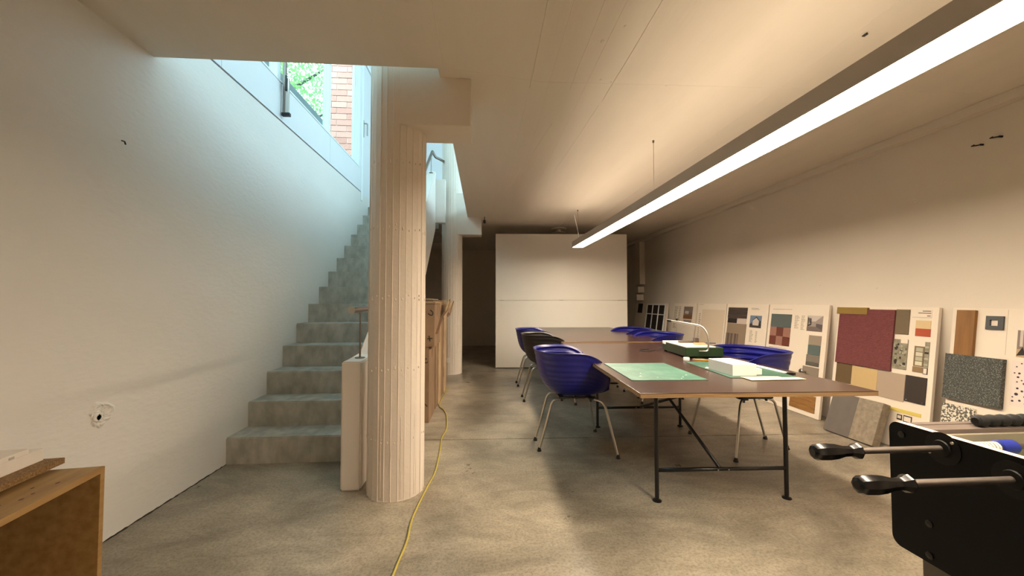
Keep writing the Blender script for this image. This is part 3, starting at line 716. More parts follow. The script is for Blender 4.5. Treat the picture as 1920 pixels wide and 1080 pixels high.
# ------------------------------------------------------------------ sample boards along the right wall
LEAN = math.atan2(.152, 1.14)
def board(y0, y1, label, h=1.148, xb=3.302, dz=.0, t=.024):
    r = thing('sample_board', label, 'sample board', (xb, y0, .0045), 0, 'leaning material sample boards')
    r.rotation_euler = (0, LEAN, 0)
    bm = BM(); box(bm, 0, t, 0, y1 - y0, 0, h, .001)
    for f in bm.faces:
        f.material_index = 0 if f.normal.x < -.5 else 1
    obj('board', bm, [M_board, M_board], r, True)
    r['_w'] = y1 - y0
    return r
def piece(r, name, ya, yb, va, vb, m, t=.004, bev=0, off=0, label=None):
    y0 = r.location.y
    bm = BM(); box(bm, -t - off, -off, ya - y0, yb - y0, va, vb, bev)
    o = obj(name, bm, m, r, True)
    if label: o['label'] = label
    return o
def sub(par, name, r, ya, yb, va, vb, m, t=.002, off=.001):
    y0 = r.location.y; bm = BM(); box(bm, -t - off, -off, ya - y0, yb - y0, va, vb)
    return obj(name, bm, m, par, True)
def text(r, ya, yb, va, vb, lines, m=None, rnd=random.Random(5), vertical=False, name='printed_text'):
    y0 = r.location.y; bm = BM()
    for i in range(lines):
        z = vb - (vb - va) * (i + .5) / lines; h = (vb - va) / lines * .22
        y = yb  # text starts at the far side (left as seen)
        end = ya + (yb - ya) * rnd.uniform(0, .4)
        while y > end:
            wl_ = rnd.uniform(.012, .035); box(bm, -.0012, .0005, max(end, y - wl_) - y0, y - y0, z - h, z + h); y -= wl_ + .006
    return obj(name, bm, m or M_txt, r, True)
def photo(r, ya, yb, va, vb, sky, ground, shapes, name='photo'):
    p = piece(r, name, ya, yb, va, vb, sky, .0015)
    sub(p, 'ground_print', r, ya, yb, va, va + (vb - va) * .3, ground, .0008, .0015)
    y0 = r.location.y
    for (poly, m) in shapes:
        bm = BM(); prism(bm, [(ya + (yb - ya) * (1 - u) - y0, va + (vb - va) * v) for u, v in poly], 'x', -.0032, -.0015); obj('print_shape', bm, m, p, True)
    return p
S = lambda n, c, **k: mat(n, c, k.pop('rough', .6), **k)
# E : checks
E = board(3.752, 4.585, 'board with a red and pink check sample, behind the near right chair')
piece(E, 'colour_sample', 4.225, 4.536, .884, 1.036, S('teal_sample', (82, 92, 90)), .005)
for i in range(3):
    for j in range(2):
        yy = 4.225 + i * .1037; piece(E, 'check_tile', yy + .0008, yy + .1029, .676 + j * .104, .779 + j * .104 - .001, S('brick_red_sample', (98, 44, 28)) if (i + j) % 2 == 0 else S('rose_sample', (148, 106, 92)), .005)
IN = [M_txtd, S('photo_white', (196, 184, 176))]
photo(E, 3.813, 4.007, .870, 1.035, S('photo_grey', (150, 138, 132)), S('photo_grey_d', (110, 96, 90)),
      [([(0, 1), (1, 1), (.55, .62), (.2, .62)], IN[1]), ([(.05, .3), (.28, .4), (.28, .8), (.05, .9)], M_txtd), ([(.1, .4), (.24, .46), (.24, .74), (.1, .82)], IN[1]), ([(.6, .3), (1, .1), (1, .45), (.6, .5)], S('photo_dark', (84, 78, 78)))])
text(E, 4.135, 4.527, 1.088, 1.098, 1); text(E, 4.115, 4.179, .883, 1.032, 12); text(E, 4.04, 4.09, .873, 1.032, 12)
for k, (z0, z1, c) in enumerate(((.731, .828, (146, 132, 116)), (.628, .729, (84, 98, 96)), (.553, .626, (120, 112, 100)), (.513, .551, (88, 84, 76)))):
    piece(E, 'colour_sample', 3.810, 3.962 + (.01 if k > 1 else 0), z0, z1, S('swatch_e%d' % k, c), .005)
piece(E, 'colour_sample', 3.805, 4.003, .36, .502, S('swatch_e5', (134, 122, 108)), .006)
text(E, 4.22, 4.53, .64, .652, 1)
kb = piece(E, 'handle_plate', 3.945, 3.985, .425, .465, M_chrome, .004, .001)
bm = BM(); lathe(bm, [(0, .012), (.03, .012), (.034, .022), (.055, .024), (.06, .018)], (-.004, 3.965 - 3.752, .445), (-1, 0, 0), 16); obj('door_knob', bm, M_chrome, kb, True)
piece(E, 'edge_line', 3.81, 4.13, .56, .563, M_txt, .001) if 0 else None
wd = S('parquet_sample', (150, 108, 56), col2=(128, 88, 42), vscale=4, stretch=(1, 2, 14))
for k in range(3): piece(E, 'parquet_strip', 3.808, 4.135, .046 + k * .056, .046 + (k + 1) * .056 - .002, wd, .006)
piece(E, 'colour_sample', 3.81, 3.90, .222, .25, S('brick_red_sample', (98, 44, 28)), .005)
piece(E, 'outlined_card', 4.19, 4.42, .05, .27, S('card_pale', (210, 196, 180)), .002)
# D : house photo
D = board(4.60, 5.43, 'board with brown wood samples and a small house photo, left of the checked board')
dw = S('dark_wood_sample', (74, 60, 52), col2=(50, 40, 36), vscale=3, stretch=(1, 2, 20))
for k in range(3): piece(D, 'wood_strip', 4.983, 5.384, .955 + k * .049, .955 + (k + 1) * .049 - .002, dw, .006)
piece(D, 'colour_sample', 5.177, 5.377, .886, .952, S('near_black_sample', (38, 28, 26)), .006)
piece(D, 'colour_sample', 4.987, 5.175, .886, .952, S('lilac_white', (196, 180, 170)), .005)
gs = piece(D, 'colour_sample', 4.975, 5.375, .50, .882, S('taupe_sample', (140, 122, 102)), .006)
for k, c in enumerate(((120, 104, 96), (92, 78, 72), (136, 118, 106), (96, 82, 74), (126, 110, 98), (90, 78, 70), (118, 102, 92))):
    o = sub(gs, 'profile_strip', D, 5.115 + k * .037, 5.148 + k * .037, .52, .744, S('strip_%d' % k, c), .008, .006)
photo(D, 4.704, 4.917, .848, 1.003, S('photo_sky', (104, 124, 150)), S('photo_ground', (52, 44, 42)),
      [([(.28, .2), (.78, .2), (.78, .65), (.55, .85), (.28, .62)], IN[1]), ([(.22, .6), (.55, .92), (.85, .62), (.78, .6), (.55, .8), (.3, .58)], M_txtd), ([(.8, .2), (.98, .2), (.95, .6), (.86, .6)], M_txtd), ([(.05, .2), (.2, .2), (.16, .45)], M_txtd)])
text(D, 4.73, 4.91, 1.075, 1.102, 2); text(D, 4.83, 4.90, .66, .815, 10); text(D, 4.75, 4.79, .66, .81, 10)
# C : plain
Cb = board(5.445, 6.20, 'plain cream board with a blank mounted sheet, third from the dark corner')
piece(Cb, 'blank_sheet', 5.47, 6.06, .45, 1.06, S('sheet_cream', (214, 198, 176)), .003)
text(Cb, 6.0, 6.17, 1.128, 1.14, 1); text(Cb, 6.08, 6.14, .55, 1.0, 14)
# B : interior photo
Bb = board(6.25, 7.02, 'board with a long text column and an interior photo, second from the dark corner')
photo(Bb, 6.35, 6.64, .885, 1.095, S('photo_room', (128, 114, 104)), S('photo_brown', (120, 78, 42)),
      [([(.15, .45), (.6, .4), (.6, .62), (.2, .66)], IN[1]), ([(.5, .3), (.95, .3), (.95, .5), (.55, .55)], S('photo_grey_d', (110, 96, 90)))])
text(Bb, 6.84, 6.98, .70, 1.10, 16); text(Bb, 6.74, 6.82, .85, 1.10, 8); piece(Bb, 'card', 6.36, 6.62, .80, .87, S('photo_grey', (150, 138, 132)), .002)
# A : dark corner, window frame board
Ab = board(7.27, 8.8, 'widest board with a white glazed frame, farthest back in the dark corner')
piece(Ab, 'picture', 8.44, 8.69, .93, 1.135, M_txtd, .002)
wf = piece(Ab, 'dark_picture', 7.36, 8.19, .60, 1.112, S('books_dark', (58, 42, 38), col2=(30, 22, 20), vscale=20, stretch=(1, 8, 1)), .004)
for y in (7.34, 7.615, 7.89, 8.17): sub(wf, 'glazing_bar', Ab, y, y + .022, .60, 1.13, M_frame, .012, .004)
for z in (.60, .915, 1.108): sub(wf, 'glazing_bar', Ab, 7.34, 8.19, z, z + .02, M_frame, .013, .004)
# F : plum
Fb = board(2.79, 3.645, 'board with the big plum-red rough slab sample', h=1.138)
piece(Fb, 'plum_slab', 3.10, 3.618, .598, 1.112, S('plum_plaster', (118, 62, 64), rough=.85, var=.2, vscale=30, bump=1.0, bscale=45, stretch=(1, 1, 2.5)), .016, .002, label='plum-red rough plaster slab')
piece(Fb, 'olive_strip', 3.337, 3.643, 1.063, 1.126, S('olive_sample', (132, 106, 34)), .022, .002)
piece(Fb, 'colour_sample', 2.992, 3.098, .912, 1.117, S('umber_sample', (104, 88, 64)), .006)
tc_ = piece(Fb, 'title_card', 2.835, 2.974, 1.056, 1.120, M_board, .003)
y0 = Fb.location.y; bm = BM()
for (ya, yb, z) in ((2.842, 2.90, 1.108), (2.84, 2.93, 1.092), (2.842, 2.866, 1.070)): box(bm, -.0045, -.003, ya - y0, yb - y0, z - .0025, z + .0025)
obj('printed_line', bm, M_txtd, tc_, True)
bm = BM(); box(bm, -.0045, -.003, 2.835 - y0, 2.974 - y0, 1.056, 1.058); obj('printed_line', bm, M_txt, tc_, True)
piece(Fb, 'colour_sample', 2.836, 2.942, .969, 1.033, S('cream_sample', (206, 182, 138)), .004)
piece(Fb, 'colour_sample', 2.834, 2.941, .908, .969, S('red_sample', (168, 70, 38)), .004)
ca = piece(Fb, 'collage', 2.986, 3.104, .628, .87, S('collage_grey', (120, 112, 92), col2=(150, 146, 128), vscale=25), .004)
rc = random.Random(9)
for _ in range(26):
    y = rc.uniform(2.99, 3.08); z = rc.uniform(.64, .83); sub(ca, 'collage_patch', Fb, y, y + rc.uniform(.01, .022), z, z + rc.uniform(.008, .02), rc.choice([M_txtd, S('patch_a', (92, 86, 70)), S('patch_b', (168, 164, 144))]), .001 + rc.random() * .001, .004)
sub(ca, 'collage_patch', Fb, 2.988, 3.04, .84, .878, M_board, .004, .004)
cb_ = piece(Fb, 'collage', 2.865, 2.936, .671, .83, S('collage_brown', (128, 108, 84)), .004)
for k in range(4): sub(cb_, 'collage_patch', Fb, 2.874, 2.922, .68 + k * .036, .71 + k * .036, S('patch_%d' % k, ((206, 206, 182), (176, 174, 150), (198, 196, 176), (170, 166, 144))[k]), .0015, .004)
cc_ = piece(Fb, 'collage', 2.831, 2.862, .671, .868, S('collage_grey', (120, 112, 92)), .004)
for k in range(4): sub(cc_, 'collage_patch', Fb, 2.833, 2.86, .685 + k * .045, .70 + k * .045, M_txtd if k == 2 else S('patch_b', (168, 164, 144)), .0015, .004)
piece(Fb, 'colour_sample', 2.867, 2.939, .624, .668, S('tan_sample', (138, 112, 78)), .004)
oc = piece(Fb, 'outlined_card', 2.832, 2.862, .618, .668, M_txtd, .004); sub(oc, 'card_face', Fb, 2.836, 2.858, .623, .663, M_board, .001, .004)
piece(Fb, 'colour_sample', 3.448, 3.606, .419, .597, S('umber2_sample', (96, 76, 46)), .006)
piece(Fb, 'colour_sample', 3.209, 3.446, .40, .592, S('cream2_sample', (192, 166, 118)), .005)
piece(Fb, 'colour_sample', 2.984, 3.207, .372, .590, S('greige_sample', (168, 150, 132)), .005)
bs = piece(Fb, 'black_sample', 2.828, 2.979, .384, .592, S('black_sample', (50, 40, 34)), .006, .001)
for y in (2.845, 2.962):
    bm = BM(); cyl(bm, (-.009, y - y0, .398), (-.006, y - y0, .398), .004, seg=8); obj('pin', bm, M_chrome, bs, True)
piece(Fb, 'yellow_strip', 2.85, 3.14, .285, .312, S('yellow_strip', (206, 186, 96)), .003)
for (ya, yb, za, zb_) in ((2.985, 3.024, .225, .268), (2.912, 2.975, .215, .272)):
    fr_ = piece(Fb, 'outline_drawing', ya, yb, za, zb_, M_txtd, .002); sub(fr_, 'drawing_face', Fb, ya + .007, yb - .006, za + .012, zb_ - .008, M_board, .001, .002)
# G : granite
Gb = board(1.86, 2.70, 'board with the dark speckled granite slab, nearest the camera', h=1.138)
piece(Gb, 'wood_sample', 2.551, 2.660, .78, 1.12, S('oak_sample', (140, 98, 48), col2=(120, 80, 32), vscale=3, stretch=(1, 10, 1)), .022, .001, label='golden brown wooden lath')
y0 = Gb.location.y
bm = BM()
for (ya, yb, za, zb_) in ((2.404, 2.432, .992, 1.084), (2.474, 2.497, .992, 1.084), (2.432, 2.474, .992, 1.018), (2.432, 2.474, 1.058, 1.084)): box(bm, -.012, 0, ya - y0, yb - y0, za, zb_)
bmesh.ops.remove_doubles(bm, verts=bm.verts, dist=.0001)
obj('switch_frame', bm, S('slate_plastic', (62, 64, 66), rough=.45), Gb, True)
def speck(name, cA, cB, cCc, sc):
    m = mat(name, cA, .6, bump=.5, bscale=sc); nt = m.node_tree; N = nt.nodes; L = nt.links
    v = N.new('ShaderNodeTexNoise'); v.inputs['Scale'].default_value = sc; v.inputs['Detail'].default_value = 3; tcn = N.new('ShaderNodeTexCoord'); L.new(tcn.outputs['Object'], v.inputs['Vector'])
    r = N.new('ShaderNodeValToRGB'); r.color_ramp.interpolation = 'CONSTANT'
    r.color_ramp.elements[0].color = (*lin(cA), 1); r.color_ramp.elements[1].position = .5; r.color_ramp.elements[1].color = (*lin(cB), 1)
    e = r.color_ramp.elements.new(.6); e.color = (*lin(cCc), 1); L.new(v.outputs['Fac'], r.inputs[0]); L.new(r.outputs[0], N['Principled BSDF'].inputs['Base Color']); return m
piece(Gb, 'granite_slab', 2.378, 2.703, .478, .80, speck('granite', (58, 60, 57), (80, 83, 79), (118, 120, 114), 140), .03, .002, label='dark grey speckled granite slab')
piece(Gb, 'terrazzo_slab', 2.515, 2.708, .25, .44, speck('terrazzo', (92, 88, 80), (214, 206, 190), (232, 224, 210), 75), .016, .001, label='black and white speckled terrazzo slab')
photo(Gb, 2.10, 2.335, .825, .998, S('photo_room', (128, 114, 104)), S('photo_beige', (176, 148, 116)),
      [([(0, .05), (.12, .38), (.2, .1)], M_txtd), ([(.2, .2), (.3, .45), (.4, .15)], M_txtd), ([(.06, .4), (.12, .4), (.12, 1), (.06, 1)], IN[1]), ([(.3, .4), (.36, .4), (.36, 1), (.3, 1)], IN[1])])
dp = piece(Gb, 'dotted_panel', 2.05, 2.350, .512, .802, S('panel_pale', (222, 208, 200)), .004)
bm = BM(); rc = random.Random(21); done = []
for _ in range(400):
    y, z, r_ = rc.uniform(2.065, 2.338), rc.uniform(.525, .79), rc.choice([.009, .004, .006])
    if all(math.hypot(y - a, z - b) > r_ + c + .012 for a, b, c in done):
        done.append((y, z, r_)); cyl(bm, (-.0055, y - y0, z), (-.004, y - y0, z), r_, seg=12)
tag(obj('printed_dot', bm, S('dot_violet', (54, 40, 50)), dp, True), None, None, None, 'stuff')
piece(Gb, 'seam_strip', 2.388, 2.391, .83, 1.13, S('seam_grey', (198, 186, 170)), .0008)

# two-tone stone slab leaning in front of the boards
sl = thing('stone_slab', 'thick two-tone grey stone slab leaning on the boards beside the football table', 'stone slab', (3.125, 3.04, .012), -.07); sl.rotation_euler = (0, math.radians(20), math.radians(3))
bm = BM(); box(bm, 0, .07, 0, .20, 0, .36, .003); obj('slab_half', bm, S('limestone', (142, 130, 112), col2=(116, 104, 88), vscale=28, bump=.3), sl, True)['label'] = 'rough beige half'
bm = BM(); box(bm, .002, .07, .20, .44, 0, .36, .003); obj('slab_half', bm, S('bluestone', (98, 90, 84), var=.15, vscale=14), sl, True)['label'] = 'smooth grey half'

# ------------------------------------------------------------------ cartons under the stairs
def curl(bm, pts, r, x=None): tube(bm, pts, r, 6)
def carton(x0, x1, y0_, y1_, z0, z1, label, marks=None, m=None):
    r = fix(thing('cardboard_box', label, 'box', ((x0 + x1) / 2, (y0_ + y1_) / 2, z0), group='cardboard boxes under the stairs'))
    bm = BM(); box(bm, x0, x1, y0_, y1_, z0 + .001, z1, .004); obj('carton', bm, m or M_card, r)
    bm = BM(); box(bm, x0 + .0, x1, (y0_ + y1_) / 2 - .03, (y0_ + y1_) / 2 + .03, z1, z1 + .0015); box(bm, x1, x1 + .0015, (y0_ + y1_) / 2 - .03, (y0_ + y1_) / 2 + .03, z1 - .12, z1 + .0015); obj('tape', bm, M_tape, r)
    for k in (marks or []): k(r)
    return r
def mark(pts):
    def f(r):
        for P in pts:
            bm = BM(); tube(bm, P, .005, 6); o = obj('ink_mark', bm, M_ink, r)
    return f
yA = 3.945
carton(-.76, -.535, yA, 4.40, 0, .733, 'tall brown carton on the floor beside the column, a ring mark on it',
       [mark([[(-.565 + .02 * math.cos(t), yA - .001, .60 + .02 * math.sin(t)) for t in [i * PI / 6 for i in range(2, 12)]]]),
        mark([[(-.60, yA - .001, .21), (-.55, yA - .001, .16)], [(-.60, yA - .001, .50), (-.585, yA - .001, .49)]])])
carton(-.76, -.482, 3.925, 4.42, .735, 1.15, 'upper carton with a black hook and cross on it, beside the column',
       [mark([[(-.525, 3.924, 1.095), (-.505, 3.924, 1.08), (-.497, 3.924, 1.062), (-.505, 3.924, 1.045), (-.525, 3.924, 1.045), (-.545, 3.924, 1.062)]]),
        mark([[(-.55, 3.924, .815), (-.50, 3.924, .82)], [(-.535, 3.924, .845), (-.525, 3.924, .79)]])])
o = fix(thing('flat_carton', 'pale open cardboard lid lying on the upper carton', 'cardboard', (-.62, 4.2, 1.152)))
for k, (dx, z) in enumerate(((0, 1.152), (.006, 1.166), (-.01, 1.180), (-.02, 1.20))):
    bm = BM(); box(bm, -.75, -.49 + dx, 3.98, 4.46, z, z + .008, .001, rot=Matrix.Rotation(.02 * k, 3, 'Y'), piv=(-.6, 4.2, z)); obj('sheet', bm, M_card2 if k % 2 else M_card, o)
xs = -.53
for i, (ya, yb, zt, dx) in enumerate(((4.44, 4.60, 1.12, 0), (4.62, 4.86, 1.17, .012), (4.88, 5.14, 1.13, .004), (5.16, 5.46, 1.19, .02), (5.48, 5.72, 1.10, .0))):
    carton(-.76, xs + dx, ya, yb, 0, zt, ['slim upright carton just behind the front pair', 'upright carton second behind the front pair, taller', 'upright carton in the middle of the row under the stairs',
           'tallest carton in the row under the stairs', 'last carton in the row, by the far column'][i], m=M_card2 if i % 2 else M_card)
sb = fix(thing('slat_bundle', 'bundle of thin wooden slats sticking out of the cartons', 'slats', (-.5, 5.2, 1.2)))
rc = random.Random(2)
for k in range(8):
    bm = BM(); y = 4.62 + k * .05; L_ = rc.uniform(.26, .36); a = rc.uniform(.5, .9)
    box(bm, -.006, .006, 0, L_, -.012, .012, .001)
    o = obj('slat', bm, rc.choice([M_card2, M_tape, M_card, M_card2]), sb, True)
    o.location = Vector((-.47 + k * .006, y, 1.02 + rc.uniform(-.03, .04))) - sb.location; o.rotation_euler = (rc.uniform(.15, .55), 0, rc.uniform(-.12, -.04))
bm = BM(); tube(bm, [(-.474, 4.0, .86), (-.472, 4.42, 1.0), (-.44, 4.95, 1.10)], .018, 4, flat=.15); obj('strap', bm, M_tape, sb)

# yellow cable on the floor
bm = BM(); pts = [(-.39, 1.35), (-.387, 1.779), (-.375, 2.004), (-.383, 2.15), (-.383, 2.272), (-.36, 2.549), (-.335, 2.8), (-.338, 3.053), (-.35, 3.3), (-.36, 3.497), (-.345, 3.75), (-.375, 4.1), (-.43, 4.371), (-.50, 4.55), (-.505, 4.9), (-.48, 5.5)]
tube(bm, spline([(x, y, .006) for x, y in pts], 8), .0055, 8); tag(obj('floor_cable', bm, M_yel), 'yellow extension cable snaking over the floor past the column', 'cable')

# ------------------------------------------------------------------ marks and hooks on the walls
bm = BM(); tube(bm, [(XL, 2.149, 2.005), (XL + .015, 2.149, 2.0), (XL + .02, 2.149, 1.985)], .0035, 6); tag(obj('wall_hook', bm, M_rub), 'small dark nail high on the left wall', 'hook')
bm = BM(); rp = random.Random(4); rings = []
for q in range(9):
    rr = q / 8; ring = []
    for k in range(30):
        t = 2 * PI * k / 30; R0 = .062 * (1 + .12 * math.sin(3 * t + 1) + .07 * math.sin(7 * t))
        h = .001 if q == 8 else (.006 + rp.uniform(-.0035, .0035) + (.006 if q == 6 else 0) * (.5 + .5 * math.sin(t + .8)))
        ring.append(bm.verts.new((XL + h - .0005, 2.09 + R0 * rr * math.cos(t), .634 + R0 * rr * math.sin(t))))
    rings.append(ring)
for a, b in zip(rings[1:], rings[2:]):
    for k in range(30): bm.faces.new((a[k], a[(k + 1) % 30], b[(k + 1) % 30], b[k]))
bm.faces.new(rings[1])
for v in rings[0]: bm.verts.remove(v)
pp = tag(obj('plaster_patch', bm, M_wall), 'rough round plaster patch with a plugged hole low on the left wall', 'plaster patch')
bm = BM(); lathe(bm, [(0, .024), (.006, .023), (.010, .019), (.010, .012), (.004, .010)], (XL + .003, 2.065, .622), (1, 0, 0), 18); obj('hole_ring', bm, M_wall, pp)
bm = BM(); cyl(bm, (XL + .005, 2.065, .622), (XL + .0085, 2.065, .622), .006, seg=10); obj('hole', bm, M_rub, pp)
for y, z, lab in ((2.44, 2.30, 'dark bent hook high on the right wall, nearer one'), (2.544, 2.285, 'dark hook high on the right wall, farther one')):
    bm = BM(); tube(bm, [(XR, y + .02, z + .01), (XR - .02, y + .02, z), (XR - .02, y - .025, z - .008)], .004, 6); cyl(bm, (XR - .02, y - .03, z - .008), (XR, y - .03, z - .008), .007, seg=8)
    tag(obj('wall_hook', bm, M_rub), lab, 'hook')
bm = BM()
for y, z in ((4.45, 2.32), (4.05, 1.90), (2.967, 1.99), (2.75, 2.09), (3.3, 1.3), (5.0, 2.1), (3.9, 1.35)):
    bmesh.ops.create_uvsphere(bm, u_segments=8, v_segments=5, radius=.012, matrix=Matrix.Translation((XR, y, z)) @ Matrix.Diagonal((.3, 1, .8, 1)))
tag(obj('filled_hole', bm, M_wallr, wr), None, None, None, 'stuff')

# ------------------------------------------------------------------ pine crate with the model, bottom left
CA = math.radians(8.5); CX, CY = -1.494, 1.702
cr = fix(thing('wooden_crate', 'open pine box on its side at the foot of the left wall', 'crate', (CX, CY, 0), CA))
cx0, cx1, cy0, cy1, cz = -.355, 0, -1.0, 0, .53; t_ = .022
def knots(bm, lst, ax, at):
    for (a, b, s) in lst:
        P = (a, b, at) if ax == 'z' else (at, a, b)
        q = Matrix.Translation(P) @ Matrix.Diagonal((s, s * 1.8, .0006, 1) if ax == 'z' else (.0006, s * 1.8, s, 1))
        bmesh.ops.create_uvsphere(bm, u_segments=10, v_segments=6, radius=1, matrix=q)
bm = BM(); box(bm, cx0, cx1, cy0, cy1, cz - t_, cz, .001); tp = obj('top_board', bm, M_pine, cr, True)
bm = BM(); knots(bm, [(-.05, -.14, .005), (-.10, -.17, .004), (-.06, -.22, .004), (-.06, -.26, .005), (-.09, -.30, .006), (-.12, -.34, .006)], 'z', cz); obj('knot', bm, M_knot, tp, True)
bm = BM(); box(bm, cx0, cx1, cy1 - t_, cy1, 0, cz - t_, .001); obj('end_board', bm, M_pine, cr, True)
bm = BM(); box(bm, cx0, cx1, cy0, cy0 + t_, 0, cz - t_, .001); obj('end_board', bm, M_pine, cr, True)
bm = BM(); box(bm, cx0, cx1, cy0 + t_, cy1 - t_, 0, t_, .001); obj('bottom_board', bm, M_pine, cr, True)
bm = BM(); box(bm, cx0, cx0 + .01, cy0 + t_, cy1 - t_, t_, cz - t_); bb = obj('back_board', bm, mat('shaded_back_brown', (62, 38, 16), .6, var=.2, vscale=6), cr, True)  # shade inside the crate is put into the back board's dark colour
bm = BM(); knots(bm, [(-.17, .44, .009), (-.24, .36, .012), (-.35, .2, .012), (-.11, .25, .010)], 'x', cx0 + .01); obj('knot', bm, M_knot, bb, True)
mt = fix(thing('base_board', 'thick particle board tray lying on the pine crate', 'board', (CX, CY, cz + .001), CA))
bm = BM(); box(bm, -.345, -.147, -.90, .022, .014, .036, .001); obj('particle_board', bm, M_osb, mt, True)
bm = BM(); box(bm, -.33, -.19, -.82, -.79, 0, .014); box(bm, -.33, -.19, -.10, -.07, 0, .014); obj('batten', bm, M_pine, mt, True)
mo = fix(thing('architectural_model', 'white architectural model with small walls on the particle board', 'model', (CX, CY, cz + .0375), CA))
def mb(name, a, b, c, d_, z0, z1, m=None):
    bm = BM(); box(bm, a, b, c, d_, z0, z1, .0005); return obj(name, bm, m or M_model, mo, True)
mb('terrain_block', -.342, -.206, -.86, .008, 0, .045)
mb('joint_line', -.2065, -.205, -.172, -.1705, .006, .036, M_txtd)
mb('upper_slab', -.335, -.207, -.16, -.05, .0455, .064)
mb('opening', -.2068, -.2055, -.125, -.105, .0475, .056, M_modelg)
mb('yard', -.335, -.22, -.60, -.19, .0453, .047, M_modelg)
for (a, b, c, d_, h) in ((-.30, -.235, -.20, -.19, .066), (-.245, -.232, -.30, -.20, .058), (-.33, -.25, -.27, -.25, .06), (-.29, -.24, -.40, -.33, .064), (-.25, -.21, -.47, -.42, .056), (-.335, -.30, -.50, -.30, .068)):
    mb('model_wall', a, b, c, d_, .0455, h)
bm = BM(); box(bm, -.262, -.25, -.42, -.30, .076, .084); bmesh.ops.rotate(bm, verts=bm.verts, cent=(-.255, -.35, .08), matrix=Matrix.Rotation(.25, 3, 'X')); box(bm, -.262, -.252, -.36, -.345, .064, .08); obj('model_beam', bm, M_txtd, mo, True)

# ------------------------------------------------------------------ football table, bottom right
ft = fix(thing('football_table', 'black table football table with rubber-handled rods, right foreground', 'football table', (1.6, .7, 0)))
X0 = 1.30; FY1 = 1.205; FY0 = -.10; FZ = .80; FZ0 = .415
def rrect(y0, y1, z0, z1, r, n=6):
    out = []
    for (cy_, cz_, a) in ((y1 - r, z1 - r, 0), (y0 + r, z1 - r, PI / 2), (y0 + r, z0 + r, PI), (y1 - r, z0 + r, 1.5 * PI)):
        out += [(cy_ + r * math.cos(a + PI / 2 * k / n), cz_ + r * math.sin(a + PI / 2 * k / n)) for k in range(n + 1)]
    return out
M_fp = mat('foosball_black_laminate', (7, 6, 5), .6, spec=.25); M_edge = mat('pale_edge_band', (224, 196, 176), .5)
for s, xa in ((0, X0), (1, X0 + .72)):
    bm = BM(); prism(bm, rrect(FY0, FY1, FZ0, FZ, .028), 'x', xa, xa + .022)
    bm.normal_update()
    for f in bm.faces: f.material_index = 0 if abs(f.normal.x) > .5 else 1
    obj('side_panel', bm, [M_fp, M_edge], ft)
M_fg = mat('grey_brown_laminate', (96, 84, 76), .5); M_field = mat('playfield_green', (110, 120, 84), .5)
for y0_, y1_ in ((FY1 - .05, FY1 - .028), (FY0 + .03, FY0 + .052)):
    bm = BM(); box(bm, X0 + .022, X0 + .72, y0_, y1_, FZ0, FZ - .002, .001); obj('end_panel', bm, M_fg, ft)
bm = BM(); box(bm, X0 + .022, X0 + .72, FY1 - .095, FY1 - .05, FZ - .022, FZ - .004, .001); obj('end_shelf', bm, M_fg, ft)
bm = BM(); box(bm, X0 + .022, X0 + .72, FY1 - .108, FY1 - .096, FZ - .15, FZ - .016, .001); obj('inner_rail', bm, mat('rail_olive_grey', (128, 120, 102), .5), ft)
bm = BM(); box(bm, X0 + .022, X0 + .72, FY0 + .052, FY1 - .05, FZ - .16, FZ - .15); obj('playfield', bm, M_field, ft)
for (xa, ya) in ((X0 + .03, FY1 - .17), (X0 + .60, FY1 - .17), (X0 + .03, FY0 + .06), (X0 + .60, FY0 + .06)):
    bm = BM(); box(bm, xa, xa + .09, ya, ya + .11, 0, FZ0 + .1, .004); obj('leg', bm, mat('leg_grey', (92, 86, 80), .5), ft)
bm = BM(); 
for k in range(4):
    y = 1.155 - 0
bm = BM(); cyl(bm, (X0 + .21, 1.128, FZ + .012), (X0 + .70, 1.128, FZ + .012), .004, seg=8); sc = obj('score_rod', bm, M_steel, ft)
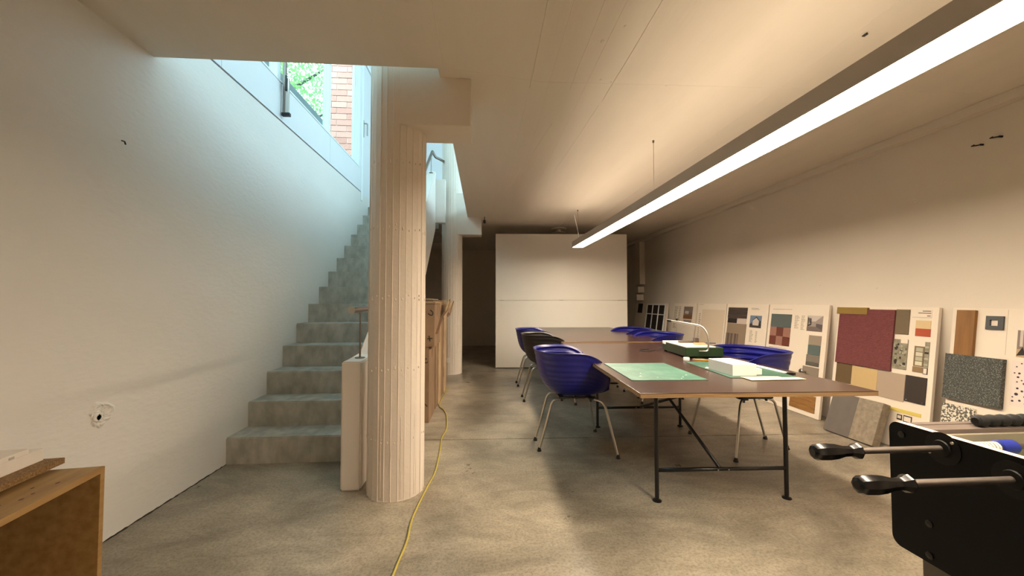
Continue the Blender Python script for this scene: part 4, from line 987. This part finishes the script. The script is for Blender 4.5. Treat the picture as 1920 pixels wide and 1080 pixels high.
for k in range(11):
    bm = BM(); x = X0 + .20 + k * .036; lathe(bm, [(0, .010), (.005, .0165), (.017, .0185), (.030, .0165), (.0355, .010)], (x, 1.128, FZ + .014), (1, 0, 0), 14); obj('score_bead', bm, M_rub, sc)
for y, z in ((1.195, .765), (1.165, .775 - .0)): pass
for y, z in ((1.166, .765), (1.096, .53), (1.098, .438), (.60, .53), (.60, .438)):
    bm = BM(); lathe(bm, [(0, .010), (.003, .010), (.005, .006), (.003, .005)], (X0, y, z), (-1, 0, 0), 12); obj('bolt', bm, M_blackp, ft)
def rod(y, z, hx):
    fl = BM(); lathe(fl, [(0, .045), (.002, .045), (.003, .024), (.008, .022), (.009, .012)], (X0, y, z), (-1, 0, 0), 28); f = obj('bearing', fl, mat('bearing_black', (9, 8, 8), .5, spec=.3), ft)
    for a in (-.6, 2.4):
        bm = BM(); cyl(bm, (X0 - .006, y + .036 * math.cos(a), z + .036 * math.sin(a)), (X0 - .003, y + .036 * math.cos(a), z + .036 * math.sin(a)), .004, seg=8); obj('screw', bm, M_chrome, f)
    bm = BM(); cyl(bm, (hx + .12, y, z), (X0 + .75, y, z), .0088, seg=14); r = obj('rod', bm, M_steel, ft)
    bm = BM(); pr = [(0, .010), (.004, .018), (.014, .0225), (.04, .0235), (.065, .021), (.088, .0155), (.105, .0145), (.116, .0155), (.124, .0205), (.132, .0225), (.138, .019), (.142, .010)]
    lathe(bm, pr, (hx, y, z), (1, 0, 0), 8); obj('handle', bm, mat('glossy_black_rubber', (10, 10, 11), .22), r)
    bm = BM()
    for k in range(9): cyl(bm, (X0 + .082 + k * .0095, y, z), (X0 + .088 + k * .0095, y, z), .0155, seg=16)
    cyl(bm, (X0 + .08, y, z), (X0 + .168, y, z), .0135, seg=14); obj('spring', bm, mat('spring_white', (220, 214, 196), .4), r)
    bm = BM(); lathe(bm, [(0, .016), (.003, .0195), (.050, .0195), (.058, .015)], (X0 + .167, y, z), (1, 0, 0), 18); obj('bumper', bm, mat('bumper_blue', (24, 40, 130), .45), r)
rod(1.055, .762, .908); rod(.902, .742, .885)
for k in range(1, 6): rod(.902 - .155 * k, .745, X0 - .15)
